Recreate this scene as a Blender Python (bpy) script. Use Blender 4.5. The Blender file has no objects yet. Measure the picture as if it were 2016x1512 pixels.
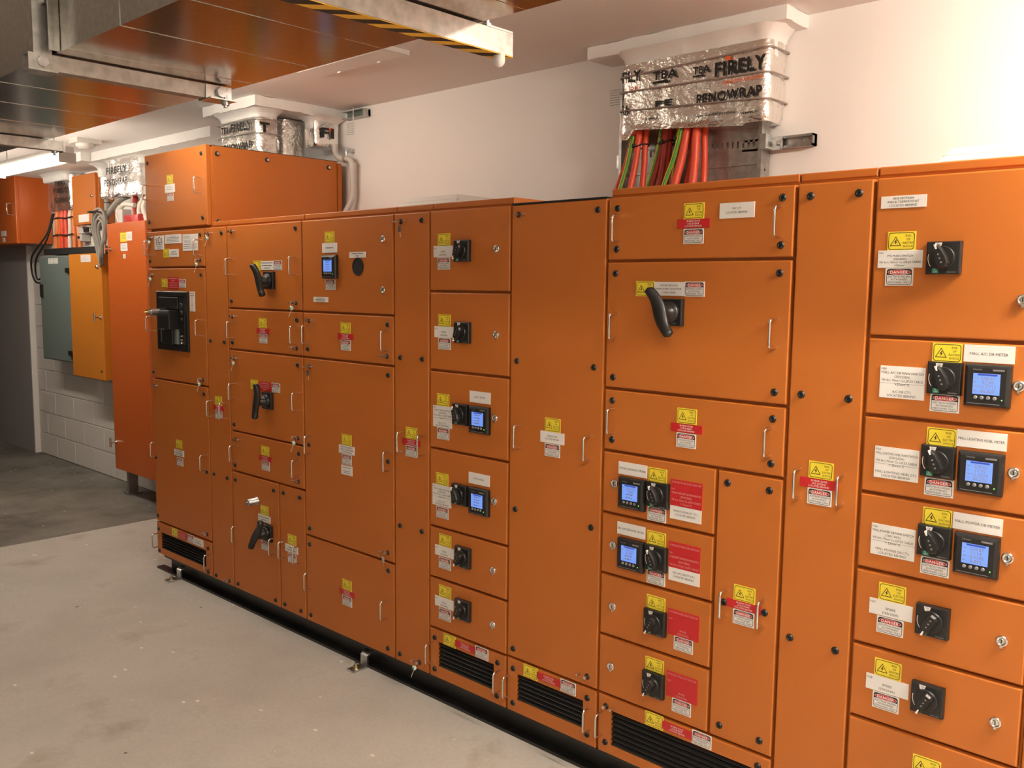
import bpy, bmesh, math, random
from mathutils import Vector, Matrix, noise
random.seed(7)
scene = bpy.context.scene
COL = scene.collection
PI = math.pi

# ------------------------------------------------------------------ camera
CAM = Vector((2.1017, -2.25, 1.5976))
PITCH, YAW, ROLL, FPX = math.radians(-6.1424), math.radians(42.9532), math.radians(0.623), 1769.1
fw = Vector((-math.sin(YAW)*math.cos(PITCH), math.cos(YAW)*math.cos(PITCH), math.sin(PITCH)))
rt = Vector((math.cos(YAW), math.sin(YAW), 0)); up = rt.cross(fw)
R_ = rt*math.cos(ROLL)+up*math.sin(ROLL); U_ = up*math.cos(ROLL)-rt*math.sin(ROLL)
cd = bpy.data.cameras.new('camera'); cam = bpy.data.objects.new('camera', cd); COL.objects.link(cam)
m = Matrix((R_, U_, -fw)).transposed().to_4x4(); m.translation = CAM
cam.matrix_world = m
cd.sensor_fit = 'HORIZONTAL'; cd.sensor_width = 36.0; cd.lens = FPX/2016*36.0; cd.clip_start = .02
scene.camera = cam
# ------------------------------------------------------------------ world and exposure
w = bpy.data.worlds.new('world'); scene.world = w; w.use_nodes = True
w.node_tree.nodes['Background'].inputs[0].default_value = (.02, .019, .018, 1)
w.node_tree.nodes['Background'].inputs[1].default_value = 0.3
vs = scene.view_settings
vs.view_transform = 'Standard'; vs.look = 'None'; vs.gamma = 1.0; vs.use_curve_mapping = False
vs.exposure = 0.05
# strength of each fluorescent batten (x0, x1, y, z of the diffuser, watts per m2)
BATTENS = [
    dict(x0=-4.62, x1=-3.42, y=-.12, z=2.335, e=35.0, rod=1, label='glowing fluorescent batten hanging beside the duct at far left'),
    dict(x0=-6.05, x1=-4.85, y=-.12, z=2.335, e=35.0, rod=1, label='fluorescent batten in line with the glowing one, past the left edge'),
    dict(x0=-2.42, x1=-1.22, y=-.36, z=2.49, e=29.0, label='fluorescent batten on the ceiling hidden between the duct and the wall'),
    dict(x0=1.95, x1=3.15, y=-.22, z=2.49, e=285.0, label='fluorescent batten on the ceiling above the near end of the switchboard'),
    dict(x0=1.55, x1=2.75, y=-1.95, z=2.49, e=95.0, label='fluorescent batten on the ceiling over the middle of the aisle'),
    dict(x0=2.6, x1=3.8, y=-3.2, z=2.49, e=34.0, label='fluorescent batten on the ceiling behind the photographer'),
]
LAMP = (1.0, .88, .73)

# ------------------------------------------------------------------ helpers
def mat(name, col, rough=.5, metal=0.0, emit=None, es=0.0, spec=.5, bump=None, var=None, coat=0.0):
    M = bpy.data.materials.new(name); M.use_nodes = True
    nt = M.node_tree; b = nt.nodes['Principled BSDF']
    b.inputs['Base Color'].default_value = (*col, 1); b.inputs['Roughness'].default_value = rough
    b.inputs['Metallic'].default_value = metal
    b.inputs['Specular IOR Level'].default_value = spec
    if coat: b.inputs['Coat Weight'].default_value = coat
    if emit:
        b.inputs['Emission Color'].default_value = (*emit, 1); b.inputs['Emission Strength'].default_value = es
    tc = None
    if bump or var:
        tc = nt.nodes.new('ShaderNodeTexCoord')
    if var:   # (scale, amount, detail)
        n = nt.nodes.new('ShaderNodeTexNoise'); n.inputs['Scale'].default_value = var[0]; n.inputs['Detail'].default_value = var[2] if len(var) > 2 else 4
        nt.links.new(tc.outputs['Object'], n.inputs['Vector'])
        r = nt.nodes.new('ShaderNodeValToRGB'); r.color_ramp.elements[0].position = .3; r.color_ramp.elements[1].position = .7
        lo = [c*(1-var[1]) for c in col]; hi = [min(1, c*(1+var[1])) for c in col]
        r.color_ramp.elements[0].color = (*lo, 1); r.color_ramp.elements[1].color = (*hi, 1)
        nt.links.new(n.outputs['Fac'], r.inputs['Fac']); nt.links.new(r.outputs['Color'], b.inputs['Base Color'])
    if bump:  # list of (scale, strength, distance)
        last = None
        for sc, st, di in bump:
            n = nt.nodes.new('ShaderNodeTexNoise'); n.inputs['Scale'].default_value = sc; n.inputs['Detail'].default_value = 3
            nt.links.new(tc.outputs['Object'], n.inputs['Vector'])
            bp = nt.nodes.new('ShaderNodeBump'); bp.inputs['Strength'].default_value = st; bp.inputs['Distance'].default_value = di
            nt.links.new(n.outputs['Fac'], bp.inputs['Height'])
            if last: nt.links.new(last.outputs['Normal'], bp.inputs['Normal'])
            last = bp
        nt.links.new(last.outputs['Normal'], b.inputs['Normal'])
    return M

ORANGE = (.50, .145, .021)
M = {
 'orange': mat('orange_powder_coat', ORANGE, .45, spec=.45),
 'orange2': mat('orange_enamel', (.55, .115, .016), .32),
 'amber': mat('amber_powder_coat', (.62, .21, .018), .44),
 'grey_steel': mat('grey_green_steel', (.15, .19, .18), .45),
 'black': mat('black_plastic', (.012, .012, .012), .38),
 'blacksteel': mat('black_painted_steel', (.012, .012, .012), .35, var=(9, .4)),
 'matblack': mat('matt_black', (.008, .008, .008), .8),
 'boltblack': mat('black_bolt_cap', (.01, .009, .008), .45),
 'chrome': mat('chrome', (.75, .73, .70), .12, 1.0),
 'zinc': mat('zinc_plated_steel', (.55, .56, .56), .32, 1.0, var=(30, .25)),
 'galv': mat('galvanised_sheet', (.42, .41, .38), .17, 1.0, var=(70, .10, 2), bump=[(5, .05, .01)]),
 'strut': mat('galvanised_strut', (.44, .43, .41), .42, 1.0, var=(40, .2)),
 'white': mat('white_label_plastic', (.80, .78, .76), .35),
 'yellow': mat('yellow_label_plastic', (.85, .68, .045), .35),
 'red': mat('red_label_plastic', (.52, .018, .022), .35),
 'ink': mat('black_print', (.015, .015, .015), .5),
 'inkgrey': mat('grey_print', (.25, .24, .25), .5),
 'inkwhite': mat('white_print', (.85, .80, .78), .5),
 'inkpink': mat('pale_print', (.72, .35, .33), .5),
 'inkorange': mat('orange_print', (.75, .13, .03), .5),
 'green': mat('green_patch', (.02, .26, .17), .5),
 'sealgreen': mat('green_seal_plastic', (.58, .68, .60), .3),
 'screen': mat('lcd_screen', (.10, .16, .30), .2, emit=(.16, .33, 1.0), es=.75),
 'screenbar': mat('lcd_dark_bar', (.03, .05, .25), .3, emit=(.03, .07, .5), es=.5),
 'button': mat('grey_button', (.22, .22, .22), .4),
 'led': mat('green_led', (.1, .8, .1), .3, emit=(.2, 1, .1), es=2),
 'wall': mat('white_wall_paint', (.82, .795, .775), .55, bump=[(160, .12, .002)]),
 'block': mat('painted_blockwork', (.74, .71, .68), .6, bump=[(220, .3, .002)]),
 'ceil': mat('white_ceiling_paint', (.80, .77, .75), .65),
 'greywall': mat('grey_wall_paint', (.33, .31, .32), .6),
 'plaster': mat('white_fire_plaster', (.84, .82, .80), .6, bump=[(40, .4, .006), (190, .4, .003)]),
 'foil': mat('aluminium_foil', (.88, .85, .82), .27, 1.0, bump=[(18, .6, .010), (75, .7, .005)]),
 'strap': mat('grey_binding_wire', (.38, .31, .28), .5, .4),
 'cred': mat('orange_red_cable', (.72, .075, .03), .42),
 'cdark': mat('dark_red_cable', (.40, .03, .02), .45),
 'cor': mat('orange_cable', (.75, .2, .05), .42),
 'cwhite': mat('white_cable', (.72, .66, .58), .45),
 'cgrey': mat('grey_cable', (.27, .25, .22), .45),
 'cblack': mat('black_cable', (.012, .012, .012), .5),
 'cgreen': mat('green_cable', (.05, .30, .04), .4),
 'cyellow': mat('yellow_cable', (.80, .62, .02), .4),
 'pvc': mat('grey_pvc', (.55, .52, .48), .4),
 'lampbody': mat('white_lamp_body', (.75, .74, .72), .4),
 'cream': mat('white_cowl', (.78, .77, .74), .4),
 'brass': mat('brass_nut', (.55, .38, .16), .35, 1.0),
 'rednib': mat('red_plastic', (.5, .02, .02), .35),
 'hazy': mat('hazard_yellow', (.75, .42, .05), .45),
}

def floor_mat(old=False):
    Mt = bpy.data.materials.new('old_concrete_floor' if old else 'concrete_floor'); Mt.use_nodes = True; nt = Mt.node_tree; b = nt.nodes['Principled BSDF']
    N = nt.nodes.new; L = nt.links.new
    tc = N('ShaderNodeTexCoord')
    def nz(sc, de, ro=.55):
        n = N('ShaderNodeTexNoise'); n.inputs['Scale'].default_value = sc; n.inputs['Detail'].default_value = de; n.inputs['Roughness'].default_value = ro
        L(tc.outputs['Object'], n.inputs['Vector']); return n
    def ramp(src, stops):
        r = N('ShaderNodeValToRGB'); e = r.color_ramp.elements
        while len(e) < len(stops): e.new(.5)
        for k, (p, c) in enumerate(stops): e[k].position = p; e[k].color = (*c, 1)
        L(src, r.inputs['Fac']); return r
    def mixc(a, c, fac, mode='MULTIPLY'):
        x = N('ShaderNodeMix'); x.data_type = 'RGBA'; x.blend_type = mode
        if isinstance(fac, float): x.inputs['Factor'].default_value = fac
        else: L(fac, x.inputs['Factor'])
        L(a, x.inputs[6])
        if isinstance(c, tuple): x.inputs[7].default_value = (*c, 1)
        else: L(c, x.inputs[7])
        return x.outputs[2]
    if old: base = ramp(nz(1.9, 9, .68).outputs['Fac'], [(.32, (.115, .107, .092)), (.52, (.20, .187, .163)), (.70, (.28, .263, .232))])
    else: base = ramp(nz(1.3, 9, .62).outputs['Fac'], [(.3, (.45, .422, .378)), (.52, (.545, .511, .462)), (.72, (.61, .573, .52))])
    fine = ramp(nz(60, 6, .7).outputs['Fac'], [(.3, (.86, .86, .86)), (.7, (1, 1, 1))])
    c = mixc(base.outputs['Color'], fine.outputs['Color'], 1.0)
    stain = ramp(nz(2.6, 5, .6).outputs['Fac'], [(.57, (0, 0, 0)), (.70, (1, 1, 1))])
    c = mixc(c, (.70, .67, .62), stain.outputs['Color'])
    # pale paint flecks
    v = N('ShaderNodeTexVoronoi'); v.inputs['Scale'].default_value = 9; v.inputs['Randomness'].default_value = 1
    mp = N('ShaderNodeMapping'); mp.inputs['Scale'].default_value = (1, 1.7, 1); L(tc.outputs['Object'], mp.inputs['Vector']); L(mp.outputs['Vector'], v.inputs['Vector'])
    fl = ramp(v.outputs['Distance'], [(.085, (1, 1, 1)), (.10, (0, 0, 0))])
    sel = ramp(nz(5, 2).outputs['Fac'], [(.52, (0, 0, 0)), (.56, (1, 1, 1))])
    ff = mixc(fl.outputs['Color'], sel.outputs['Color'], 1.0)
    c = mixc(c, (.80, .75, .66), ff, 'MIX')
    # dark specks
    v2 = N('ShaderNodeTexVoronoi'); v2.inputs['Scale'].default_value = 4.3; L(tc.outputs['Object'], v2.inputs['Vector'])
    ds = ramp(v2.outputs['Distance'], [(.03, (1, 1, 1)), (.04, (0, 0, 0))])
    c = mixc(c, (.13, .11, .09), ds.outputs['Color'], 'MIX')
    L(c, b.inputs['Base Color'])
    rr = ramp(nz(3, 4).outputs['Fac'], [(.3, (.52, .52, .52)), (.7, (.70, .70, .70))]); L(rr.outputs['Color'], b.inputs['Roughness'])
    bp = N('ShaderNodeBump'); bp.inputs['Strength'].default_value = .15; bp.inputs['Distance'].default_value = .004
    L(nz(90, 4).outputs['Fac'], bp.inputs['Height']); L(bp.outputs['Normal'], b.inputs['Normal'])
    return Mt
M['floor'] = floor_mat(); M['floor_old'] = floor_mat(True)

class MB:
    """collects faces of one mesh; material names per face"""
    def __init__(s): s.v = []; s.f = []; s.m = []; s.sm = []
    def add(s, vs, fs, mt, smooth=False):
        o = len(s.v); s.v += [tuple(p) for p in vs]
        for f in fs: s.f.append([i+o for i in f]); s.m.append(mt); s.sm.append(smooth)
        return s
    def box(s, x0, x1, y0, y1, z0, z1, mt):
        vs = [(x, y, z) for x in (x0, x1) for y in (y0, y1) for z in (z0, z1)]
        return s.add(vs, [(0, 1, 3, 2), (4, 6, 7, 5), (0, 4, 5, 1), (2, 3, 7, 6), (0, 2, 6, 4), (1, 5, 7, 3)], mt)
    def cbox(s, x0, x1, y0, y1, z0, z1, mt, c=.003):
        """box whose front (-y) edges are chamfered"""
        def ring(x0, x1, z0, z1, y): return [(x0, y, z0), (x1, y, z0), (x1, y, z1), (x0, y, z1)]
        vs = ring(x0, x1, z0, z1, y1)+ring(x0, x1, z0, z1, y0+c)+ring(x0+c*.35, x1-c*.35, z0+c*.35, z1-c*.35, y0+c*.35)+ring(x0+c, x1-c, z0+c, z1-c, y0)
        fs = [(0, 3, 2, 1), (12, 13, 14, 15)]
        for r in range(3):
            for k in range(4):
                a = r*4+k; b = r*4+(k+1) % 4
                fs.append((a, b, b+4, a+4))
        return s.add(vs, fs, mt)
    def frame(s, x0, x1, z0, z1, hx0, hx1, hz0, hz1, y0, y1, mt, c=.003):
        """flat panel with a rectangular opening, front at y0"""
        def ring(a, b, p, q, y): return [(a, y, p), (b, y, p), (b, y, q), (a, y, q)]
        vs = ring(x0, x1, z0, z1, y1)+ring(x0, x1, z0, z1, y0+c)+ring(x0+c, x1-c, z0+c, z1-c, y0)+ring(hx0, hx1, hz0, hz1, y0)+ring(hx0, hx1, hz0, hz1, y1)
        fs = []
        for r in range(4):
            for k in range(4):
                a = r*4+k; b = r*4+(k+1) % 4
                fs.append((a, b, b+4, a+4))
        for k in range(4): fs.append((16+k, 16+(k+1) % 4, (k+1) % 4, k))
        return s.add(vs, fs, mt)
    def cyl(s, p, q, r0, mt, r1=None, n=16, caps=True, smooth=True):
        p = Vector(p); q = Vector(q); r1 = r0 if r1 is None else r1
        d = (q-p).normalized(); a = d.orthogonal().normalized(); b = d.cross(a)
        vs = []
        for (c, r) in ((p, r0), (q, r1)):
            for k in range(n):
                t = 2*PI*k/n; vs.append(c+a*math.cos(t)*r+b*math.sin(t)*r)
        s.add(vs, [(k, (k+1) % n, n+(k+1) % n, n+k) for k in range(n)], mt, smooth)
        if caps: s.add(vs, [tuple(range(n-1, -1, -1)), tuple(range(n, 2*n))], mt)
        return s
    def lathe(s, prof, mt, n=20, smooth=True, c=(0, 0, 0)):
        """prof: (radius, depth) pairs; axis is -y (depth is measured towards the viewer)"""
        vs = []
        for r, d in prof:
            for k in range(n):
                t = 2*PI*k/n; vs.append((c[0]+r*math.cos(t), c[1]-d, c[2]+r*math.sin(t)))
        fs = []
        for i in range(len(prof)-1):
            for k in range(n): fs.append((i*n+k, i*n+(k+1) % n, (i+1)*n+(k+1) % n, (i+1)*n+k))
        s.add(vs, fs, mt, smooth)
        s.add(vs[-n:], [tuple(range(n))], mt)
        return s
    def tube(s, pts, r, mt, n=8, closed=False, flat=1.0):
        pts = [Vector(p) for p in pts]; N = len(pts)
        rs = r if isinstance(r, (list, tuple)) else [r]*N
        vs = []; prev = None
        for i, p in enumerate(pts):
            if closed: d = pts[(i+1) % N]-pts[i-1]
            else: d = pts[min(i+1, N-1)]-pts[max(i-1, 0)]
            d.normalize()
            if prev is None: a = d.orthogonal().normalized()
            else: a = (prev-d*prev.dot(d)).normalized()
            prev = a; b = d.cross(a)
            for k in range(n):
                t = 2*PI*k/n; vs.append(p+a*math.cos(t)*rs[i]+b*math.sin(t)*rs[i])
        fs = []
        for i in range(N if closed else N-1):
            j = (i+1) % N
            for k in range(n): fs.append((i*n+k, i*n+(k+1) % n, j*n+(k+1) % n, j*n+k))
        s.add(vs, fs, mt, True)
        if not closed: s.add(vs[:n]+vs[-n:], [tuple(range(n-1, -1, -1)), tuple(range(n, 2*n))], mt)
        return s
    def poly(s, pts2, y, mt):
        return s.add([(a, y, b) for a, b in pts2], [tuple(range(len(pts2)))], mt)
    def prism(s, pts2, y0, y1, mt):
        n = len(pts2)
        vs = [(a, y0, b) for a, b in pts2]+[(a, y1, b) for a, b in pts2]
        return s.add(vs, [tuple(range(n)), tuple(range(2*n-1, n-1, -1))]+[(k, n+k, n+(k+1) % n, (k+1) % n) for k in range(n)], mt)
    def ring2(s, outer, inner, y, mt):
        n = len(outer)
        vs = [(a, y, b) for a, b in outer]+[(a, y, b) for a, b in inner]
        return s.add(vs, [(k, (k+1) % n, n+(k+1) % n, n+k) for k in range(n)], mt)
    def text(s, string, cx, cz, w, h, y, mt, align='C', font_w=None, warp=None, bold=.0):
        """lettering in the x-z plane facing -y; h is the cap height, w the largest width"""
        tv, tf = text_geo(string, bold)
        if not tv: return s
        x0 = min(p[0] for p in tv); x1 = max(p[0] for p in tv)
        k = h/.70; kx = k
        if (x1-x0)*kx > w: kx = w/(x1-x0)
        if font_w: kx = font_w/(x1-x0)
        wd = (x1-x0)*kx
        ox = cx-wd/2 if align == 'C' else cx
        vs = [(ox+(p[0]-x0)*kx, y, cz-h/2+p[1]*k) for p in tv]
        if warp: vs = [warp(*p) for p in vs]
        return s.add(vs, tf, mt)
    def mesh(s, name):
        me = bpy.data.meshes.new(name)
        me.from_pydata(s.v, [], s.f)
        names = []
        for a in s.m:
            if a not in names: names.append(a)
        for a in names: me.materials.append(M[a])
        ix = {a: i for i, a in enumerate(names)}
        me.polygons.foreach_set('material_index', [ix[a] for a in s.m])
        me.polygons.foreach_set('use_smooth', s.sm)
        me.update(); return me

_tc = {}
def text_geo(st, bold=0):
    if (st, bold) in _tc: return _tc[(st, bold)]
    cu = bpy.data.curves.new('t', 'FONT'); cu.body = st; cu.size = 1.0; cu.resolution_u = 2; cu.offset = bold; cu.space_character = 1+bold*4.5
    ob = bpy.data.objects.new('t', cu)
    me = bpy.data.meshes.new_from_object(ob)
    v = [(p.co.x, p.co.y) for p in me.vertices]; f = [tuple(p.vertices) for p in me.polygons]
    bpy.data.objects.remove(ob); bpy.data.curves.remove(cu); bpy.data.meshes.remove(me)
    _tc[(st, bold)] = (v, f); return (v, f)

ORG = {}
def link(name, me, parent=None, loc=(0, 0, 0)):
    """loc is in world metres; parents here are never rotated"""
    o = bpy.data.objects.new(name, me); COL.objects.link(o)
    loc = Vector(loc); ORG[o] = loc
    if parent is not None: o.parent = parent; o.location = loc-ORG[parent]
    else: o.location = loc
    return o
def thing(name, label, cat, loc=(0, 0, 0), group=None, me=None):
    o = link(name, me, None, loc); o['label'] = label; o['category'] = cat
    if group: o['group'] = group
    return o
def struct(name, me, loc=(0, 0, 0)):
    o = link(name, me, None, loc); o['kind'] = 'structure'; return o
def rrect(w, h, r, n=4, cx=0, cz=0):
    out = []
    for sx, sz, a0 in ((1, 1, 0), (-1, 1, PI/2), (-1, -1, PI), (1, -1, 1.5*PI)):
        for k in range(n+1):
            a = a0+PI/2*k/n
            out.append((cx+sx*(w/2-r)+r*math.cos(a), cz+sz*(h/2-r)+r*math.sin(a)))
    return out
_mc = {}
def cached(key, fn):
    if key not in _mc: _mc[key] = fn()
    return _mc[key]

# ------------------------------------------------------------------ the room
WY, CZ = .85, 2.56
XL, XR, YN = -9.5, 4.6, -5.2
struct('floor', MB().box(-3.762, XR, YN, WY+.1, -.1, 0, 'floor').mesh('floor'))
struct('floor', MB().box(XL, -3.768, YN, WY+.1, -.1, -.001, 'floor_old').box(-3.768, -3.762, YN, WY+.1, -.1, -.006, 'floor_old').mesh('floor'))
struct('ceiling', MB().box(XL, XR, YN, WY+.1, CZ, CZ+.1, 'ceil').mesh('ceiling'))
BX0, BX1, BZ1 = -6.86, -3.9, 2.0
wb = MB().box(BX1, XR, WY, WY+.1, 0, CZ, 'wall').box(BX0, BX1, WY, WY+.1, BZ1, CZ, 'wall').box(BX0, BX1, WY+.008, WY+.1, 0, BZ1, 'block')
wall = struct('wall_back', wb.mesh('wall_back'))
bw, bh, jt = .412, .1985, .008
blk = MB().cbox(-bw/2+jt/2, bw/2-jt/2, 0, .008, -bh/2+jt/2, bh/2-jt/2, 'block', .003).mesh('block')
blkh = MB().cbox(-bw/4+jt/2, bw/4-jt/2, 0, .008, -bh/2+jt/2, bh/2-jt/2, 'block', .003).mesh('block_half')
for r in range(10):
    x = BX0
    first = True
    while x < BX1-.02:
        half = (first and r % 2)
        wdt = bw/2 if half else bw
        if x+wdt > BX1+.01: break
        link('block', blkh if half else blk, wall, (x+wdt/2, WY+random.uniform(-.0008, .0008), bh*(r+.5)))
        x += wdt; first = False
struct('wall_left', MB().box(XL-.1, XL, YN, WY+.1, 0, CZ, 'greywall').mesh('wall_left'))
struct('wall_right', MB().box(XR, XR+.1, YN, WY+.1, 0, CZ, 'wall').mesh('wall_right'))
struct('wall_front', MB().box(XL, XR, YN-.1, YN, 0, CZ, 'wall').mesh('wall_front'))
struct('wall_pier', MB().box(XL, -6.88, .805, WY+.1, 0, CZ, 'greywall').mesh('wall_pier'))
struct('trim_1', MB().box(-6.88, -6.86, .805, WY+.01, 0, 1.93, 'wall').mesh('trim_1'))

# ------------------------------------------------------------------ fluorescent battens
def batten(b):
    L = b['x1']-b['x0']; cx = (b['x0']+b['x1'])/2
    t = thing('fluorescent_batten', b['label'], 'light', (cx, b['y'], b['z']))
    h = MB().box(-L/2, L/2, -.034, .034, .011, .045, 'lampbody')
    for sx in (-1, 1): h.box(sx*L/2-.02*(sx > 0), sx*L/2+.02*(sx < 0), -.045, .045, -.046, .012, 'pvc')
    link('housing', h.mesh('housing'), t, (cx, b['y'], b['z']))
    em = mat('fluorescent_diffuser', (.9, .88, .84), .4, emit=LAMP, es=b['e'])
    M['em%d' % id(b)] = em
    d = MB(); n = 6; vs = []
    for x in (-L/2+.02, L/2-.02):
        for k in range(n+1):
            a = -.42+(PI+.84)*k/n; vs.append((x, -.040*math.cos(a), -.005-.040*math.sin(a)))
    d.add(vs, [(k, k+1, n+2+k, n+1+k) for k in range(n)], 'em%d' % id(b), True)
    d.add(vs, [tuple(range(n+1)), tuple(range(2*n+1, n, -1))], 'em%d' % id(b))
    link('diffuser', d.mesh('diffuser'), t, (cx, b['y'], b['z']))
    if b.get('rod'):
        for sx in (-.4, .4): link('suspension_rod', MB().cyl((sx, 0, .045), (sx, 0, CZ-b['z']), .004, 'zinc', n=6).mesh('suspension_rod'), t, (cx, b['y'], b['z']))
for b in BATTENS: batten(b)

# ------------------------------------------------------------------ duct and its hangers
DY0, DY1, DZ0, DZ1 = -1.332, -.824, 2.168, 2.50
duct = thing('air_duct', 'large galvanised rectangular air duct running along under the ceiling', 'duct', (-2, (DY0+DY1)/2, DZ0))
dloc = ORG[duct]
secs = [XL+.02, -3.3, -2.4, -1.44, -1.10, -.79, -.355, -.25, .042, .335, .80, 1.3, 1.9, 2.6, 3.3, XR-.02]
for i in range(len(secs)-1):
    a, b = secs[i], secs[i+1]
    q = MB(); g = .0012
    bz = DZ0; inset = .0
    # each sheet is a shallow pan: bottom, two sides, top
    q.box(a+g, b-g, DY0, DY1, bz, DZ1, 'galv')
    cx = (a+b)/2
    me = q.mesh('duct_sheet')
    o = link('duct_sheet', me, duct, (0, 0, 0))
    # standing seam on the underside and near side
    sm = MB().box(b-.0009, b+.0009, DY0-.001, DY1+.001, DZ0-.001, DZ1, 'galv')
    if i < len(secs)-2: link('seam', sm.mesh('seam'), duct, (0, 0, 0))

def hanger(name_label, x, y0, y1, hazard=False, hh=.041):
    t = thing('duct_hanger', name_label, 'duct hanger', (x, (y0+y1)/2, DZ0-hh), 'duct hangers')
    ww = .041
    zb, zt = DZ0-hh-.001, DZ0-.004
    bar = MB()
    # open strut channel: two sides, bottom, lips
    bar.box(x-ww/2, x-ww/2+.003, y0, y1, zb, zt, 'strut').box(x+ww/2-.003, x+ww/2, y0, y1, zb, zt, 'strut').box(x-ww/2+.003, x+ww/2-.003, y0, y1, zb, zb+.003, 'strut').box(x-ww/2+.003, x+ww/2-.003, y0, y1, zt-.003, zt, 'strut')
    link('channel', bar.mesh('channel'), t)
    if hazard:
        hz = MB().box(x-ww/2, x+ww/2, y0, y1, zb-.0025, zb-.0005, 'hazy')
        tape = link('hazard_tape', hz.mesh('hazard_tape'), t)
        yy = y0
        st = MB()
        while yy < y1-.05:
            st.add([(x-ww/2, yy, zb-.003), (x+ww/2, yy+.045, zb-.003), (x+ww/2, yy+.085, zb-.003), (x-ww/2, yy+.04, zb-.003)], [(0, 3, 2, 1)], 'ink')
            yy += .082
        link('black_stripes', st.mesh('black_stripes'), t)
    return t, zb, zt
# hanger with galvanised end brackets
NY = DY0-.062
t, zb, zt = hanger('plain strut duct hanger with square washer bracket at its end', -.358, NY, -.855)
x = -.358
link('upright', MB().box(x-.022, x+.022, DY0-.050, DY0-.006, zb, CZ, 'strut').mesh('upright'), t)
for dx in (-.058, .058): link('flange_angle', MB().box(x+dx-.003, x+dx+.003, DY0-.026, DY0-.002, DZ0, CZ, 'galv').mesh('flange_angle'), t)
link('washer_plate', MB().box(x-.03, x+.032, NY-.004, DY0+.004, zb-.006, zb-.001, 'zinc').mesh('washer_plate'), t)
link('nut', MB().cyl((x+.0205, DY0-.03, zb+.018), (x+.030, DY0-.03, zb+.018), .014, 'zinc', n=6).mesh('nut'), t)
link('bolt', MB().cyl((x+.022, DY0-.028, DZ0+.12), (x+.045, DY0-.028, DZ0+.12), .007, 'zinc').mesh('bolt'), t)
pl = MB().box(x-.02, x+.05, -.925, -.842, zb-.004, zb-.001, 'zinc').box(x+.0205, x+.0245, -.925, -.845, zb-.001, zt, 'zinc').cyl((x+.0245, -.88, zb+.02), (x+.036, -.88, zb+.02), .016, 'zinc', n=6).cyl((x+.024, -.865, zb-.02), (x+.024, -.865, zb+.03), .006, 'zinc', n=8).cyl((x+.024, -.865, zb-.014), (x+.024, -.865, zb-.004), .012, 'zinc', n=6)
link('end_bracket', pl.mesh('end_bracket'), t)
# hanger with hazard tape
t, zb, zt = hanger('duct hanger with yellow and black hazard tape underneath and a white end cap', .650, NY, -.722, True, .052)
x = .650
ry = -.785
link('threaded_rod', MB().cyl((x, ry, zb), (x, ry, CZ), .0065, 'zinc', n=10).cyl((x, ry, zt), (x, ry, zt+.012), .013, 'zinc', n=6).box(x-.022, x+.022, ry-.022, -.724, zt, zt+.004, 'zinc').mesh('rod'), t)
cp = MB(); prof = [(.013, 0), (.0135, .012), (.012, .02), (.007, .026), (.0, .028)]
vs = []
n = 14
for r, d in prof:
    for k in range(n): vs.append((x+.010+r*math.cos(2*PI*k/n), -.755+r*math.sin(2*PI*k/n), zb-d))
cp.add(vs, [(i*n+k, i*n+(k+1) % n, (i+1)*n+(k+1) % n, (i+1)*n+k) for i in range(len(prof)-1) for k in range(n)], 'cream', True)
link('rubber_cap', cp.mesh('rubber_cap'), t)
# hanger that carries the far batten
t, zb, zt = hanger('strut duct hanger in front of the glowing batten at far left', -1.79, NY, -.770)
link('end_cap', MB().box(-1.812, -1.768, -.775, -.766, zb-.003, zt+.002, 'strut').mesh('end_cap'), t)
link('bolt', MB().cyl((-1.79, -.80, zb-.018), (-1.79, -.80, zb), .007, 'zinc', n=8).cyl((-1.79, -.80, zb-.008), (-1.79, -.80, zb), .013, 'zinc', n=6).mesh('bolt'), t)

# ------------------------------------------------------------------ ceiling details
pn = thing('ceiling_access_panel', 'flat white access panel fixed to the ceiling beside the duct', 'panel', (-1.13, .17, CZ))
link('frame', MB().box(-1.45, -.82, .10, .25, CZ-.018, CZ, 'ceil').mesh('frame'), pn)
link('hatch', MB().box(-1.435, -.835, .115, .236, CZ-.020, CZ-.0185, 'wall').box(-1.28, -1.26, .222, .23, CZ-.026, CZ-.02, 'cream').box(-1.0, -.98, .222, .23, CZ-.026, CZ-.02, 'cream').mesh('hatch'), pn)
sd = thing('smoke_detector', 'grey smoke detector on the ceiling above the far wall cabinets', 'detector', (-4.26, .317, CZ))
link('base', MB().box(-4.33, -4.19, .24, .40, CZ-.03, CZ, 'pvc').mesh('base'), sd)
hd = MB()
for (r0, z0, r1, z1) in ((.06, CZ-.03, .055, CZ-.05), (.055, CZ-.05, .035, CZ-.065)):
    hd.cyl((-4.26, .317, z0), (-4.26, .317, z1), r0, 'pvc', r1=r1, n=18)
link('head', hd.mesh('head'), sd)

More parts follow.
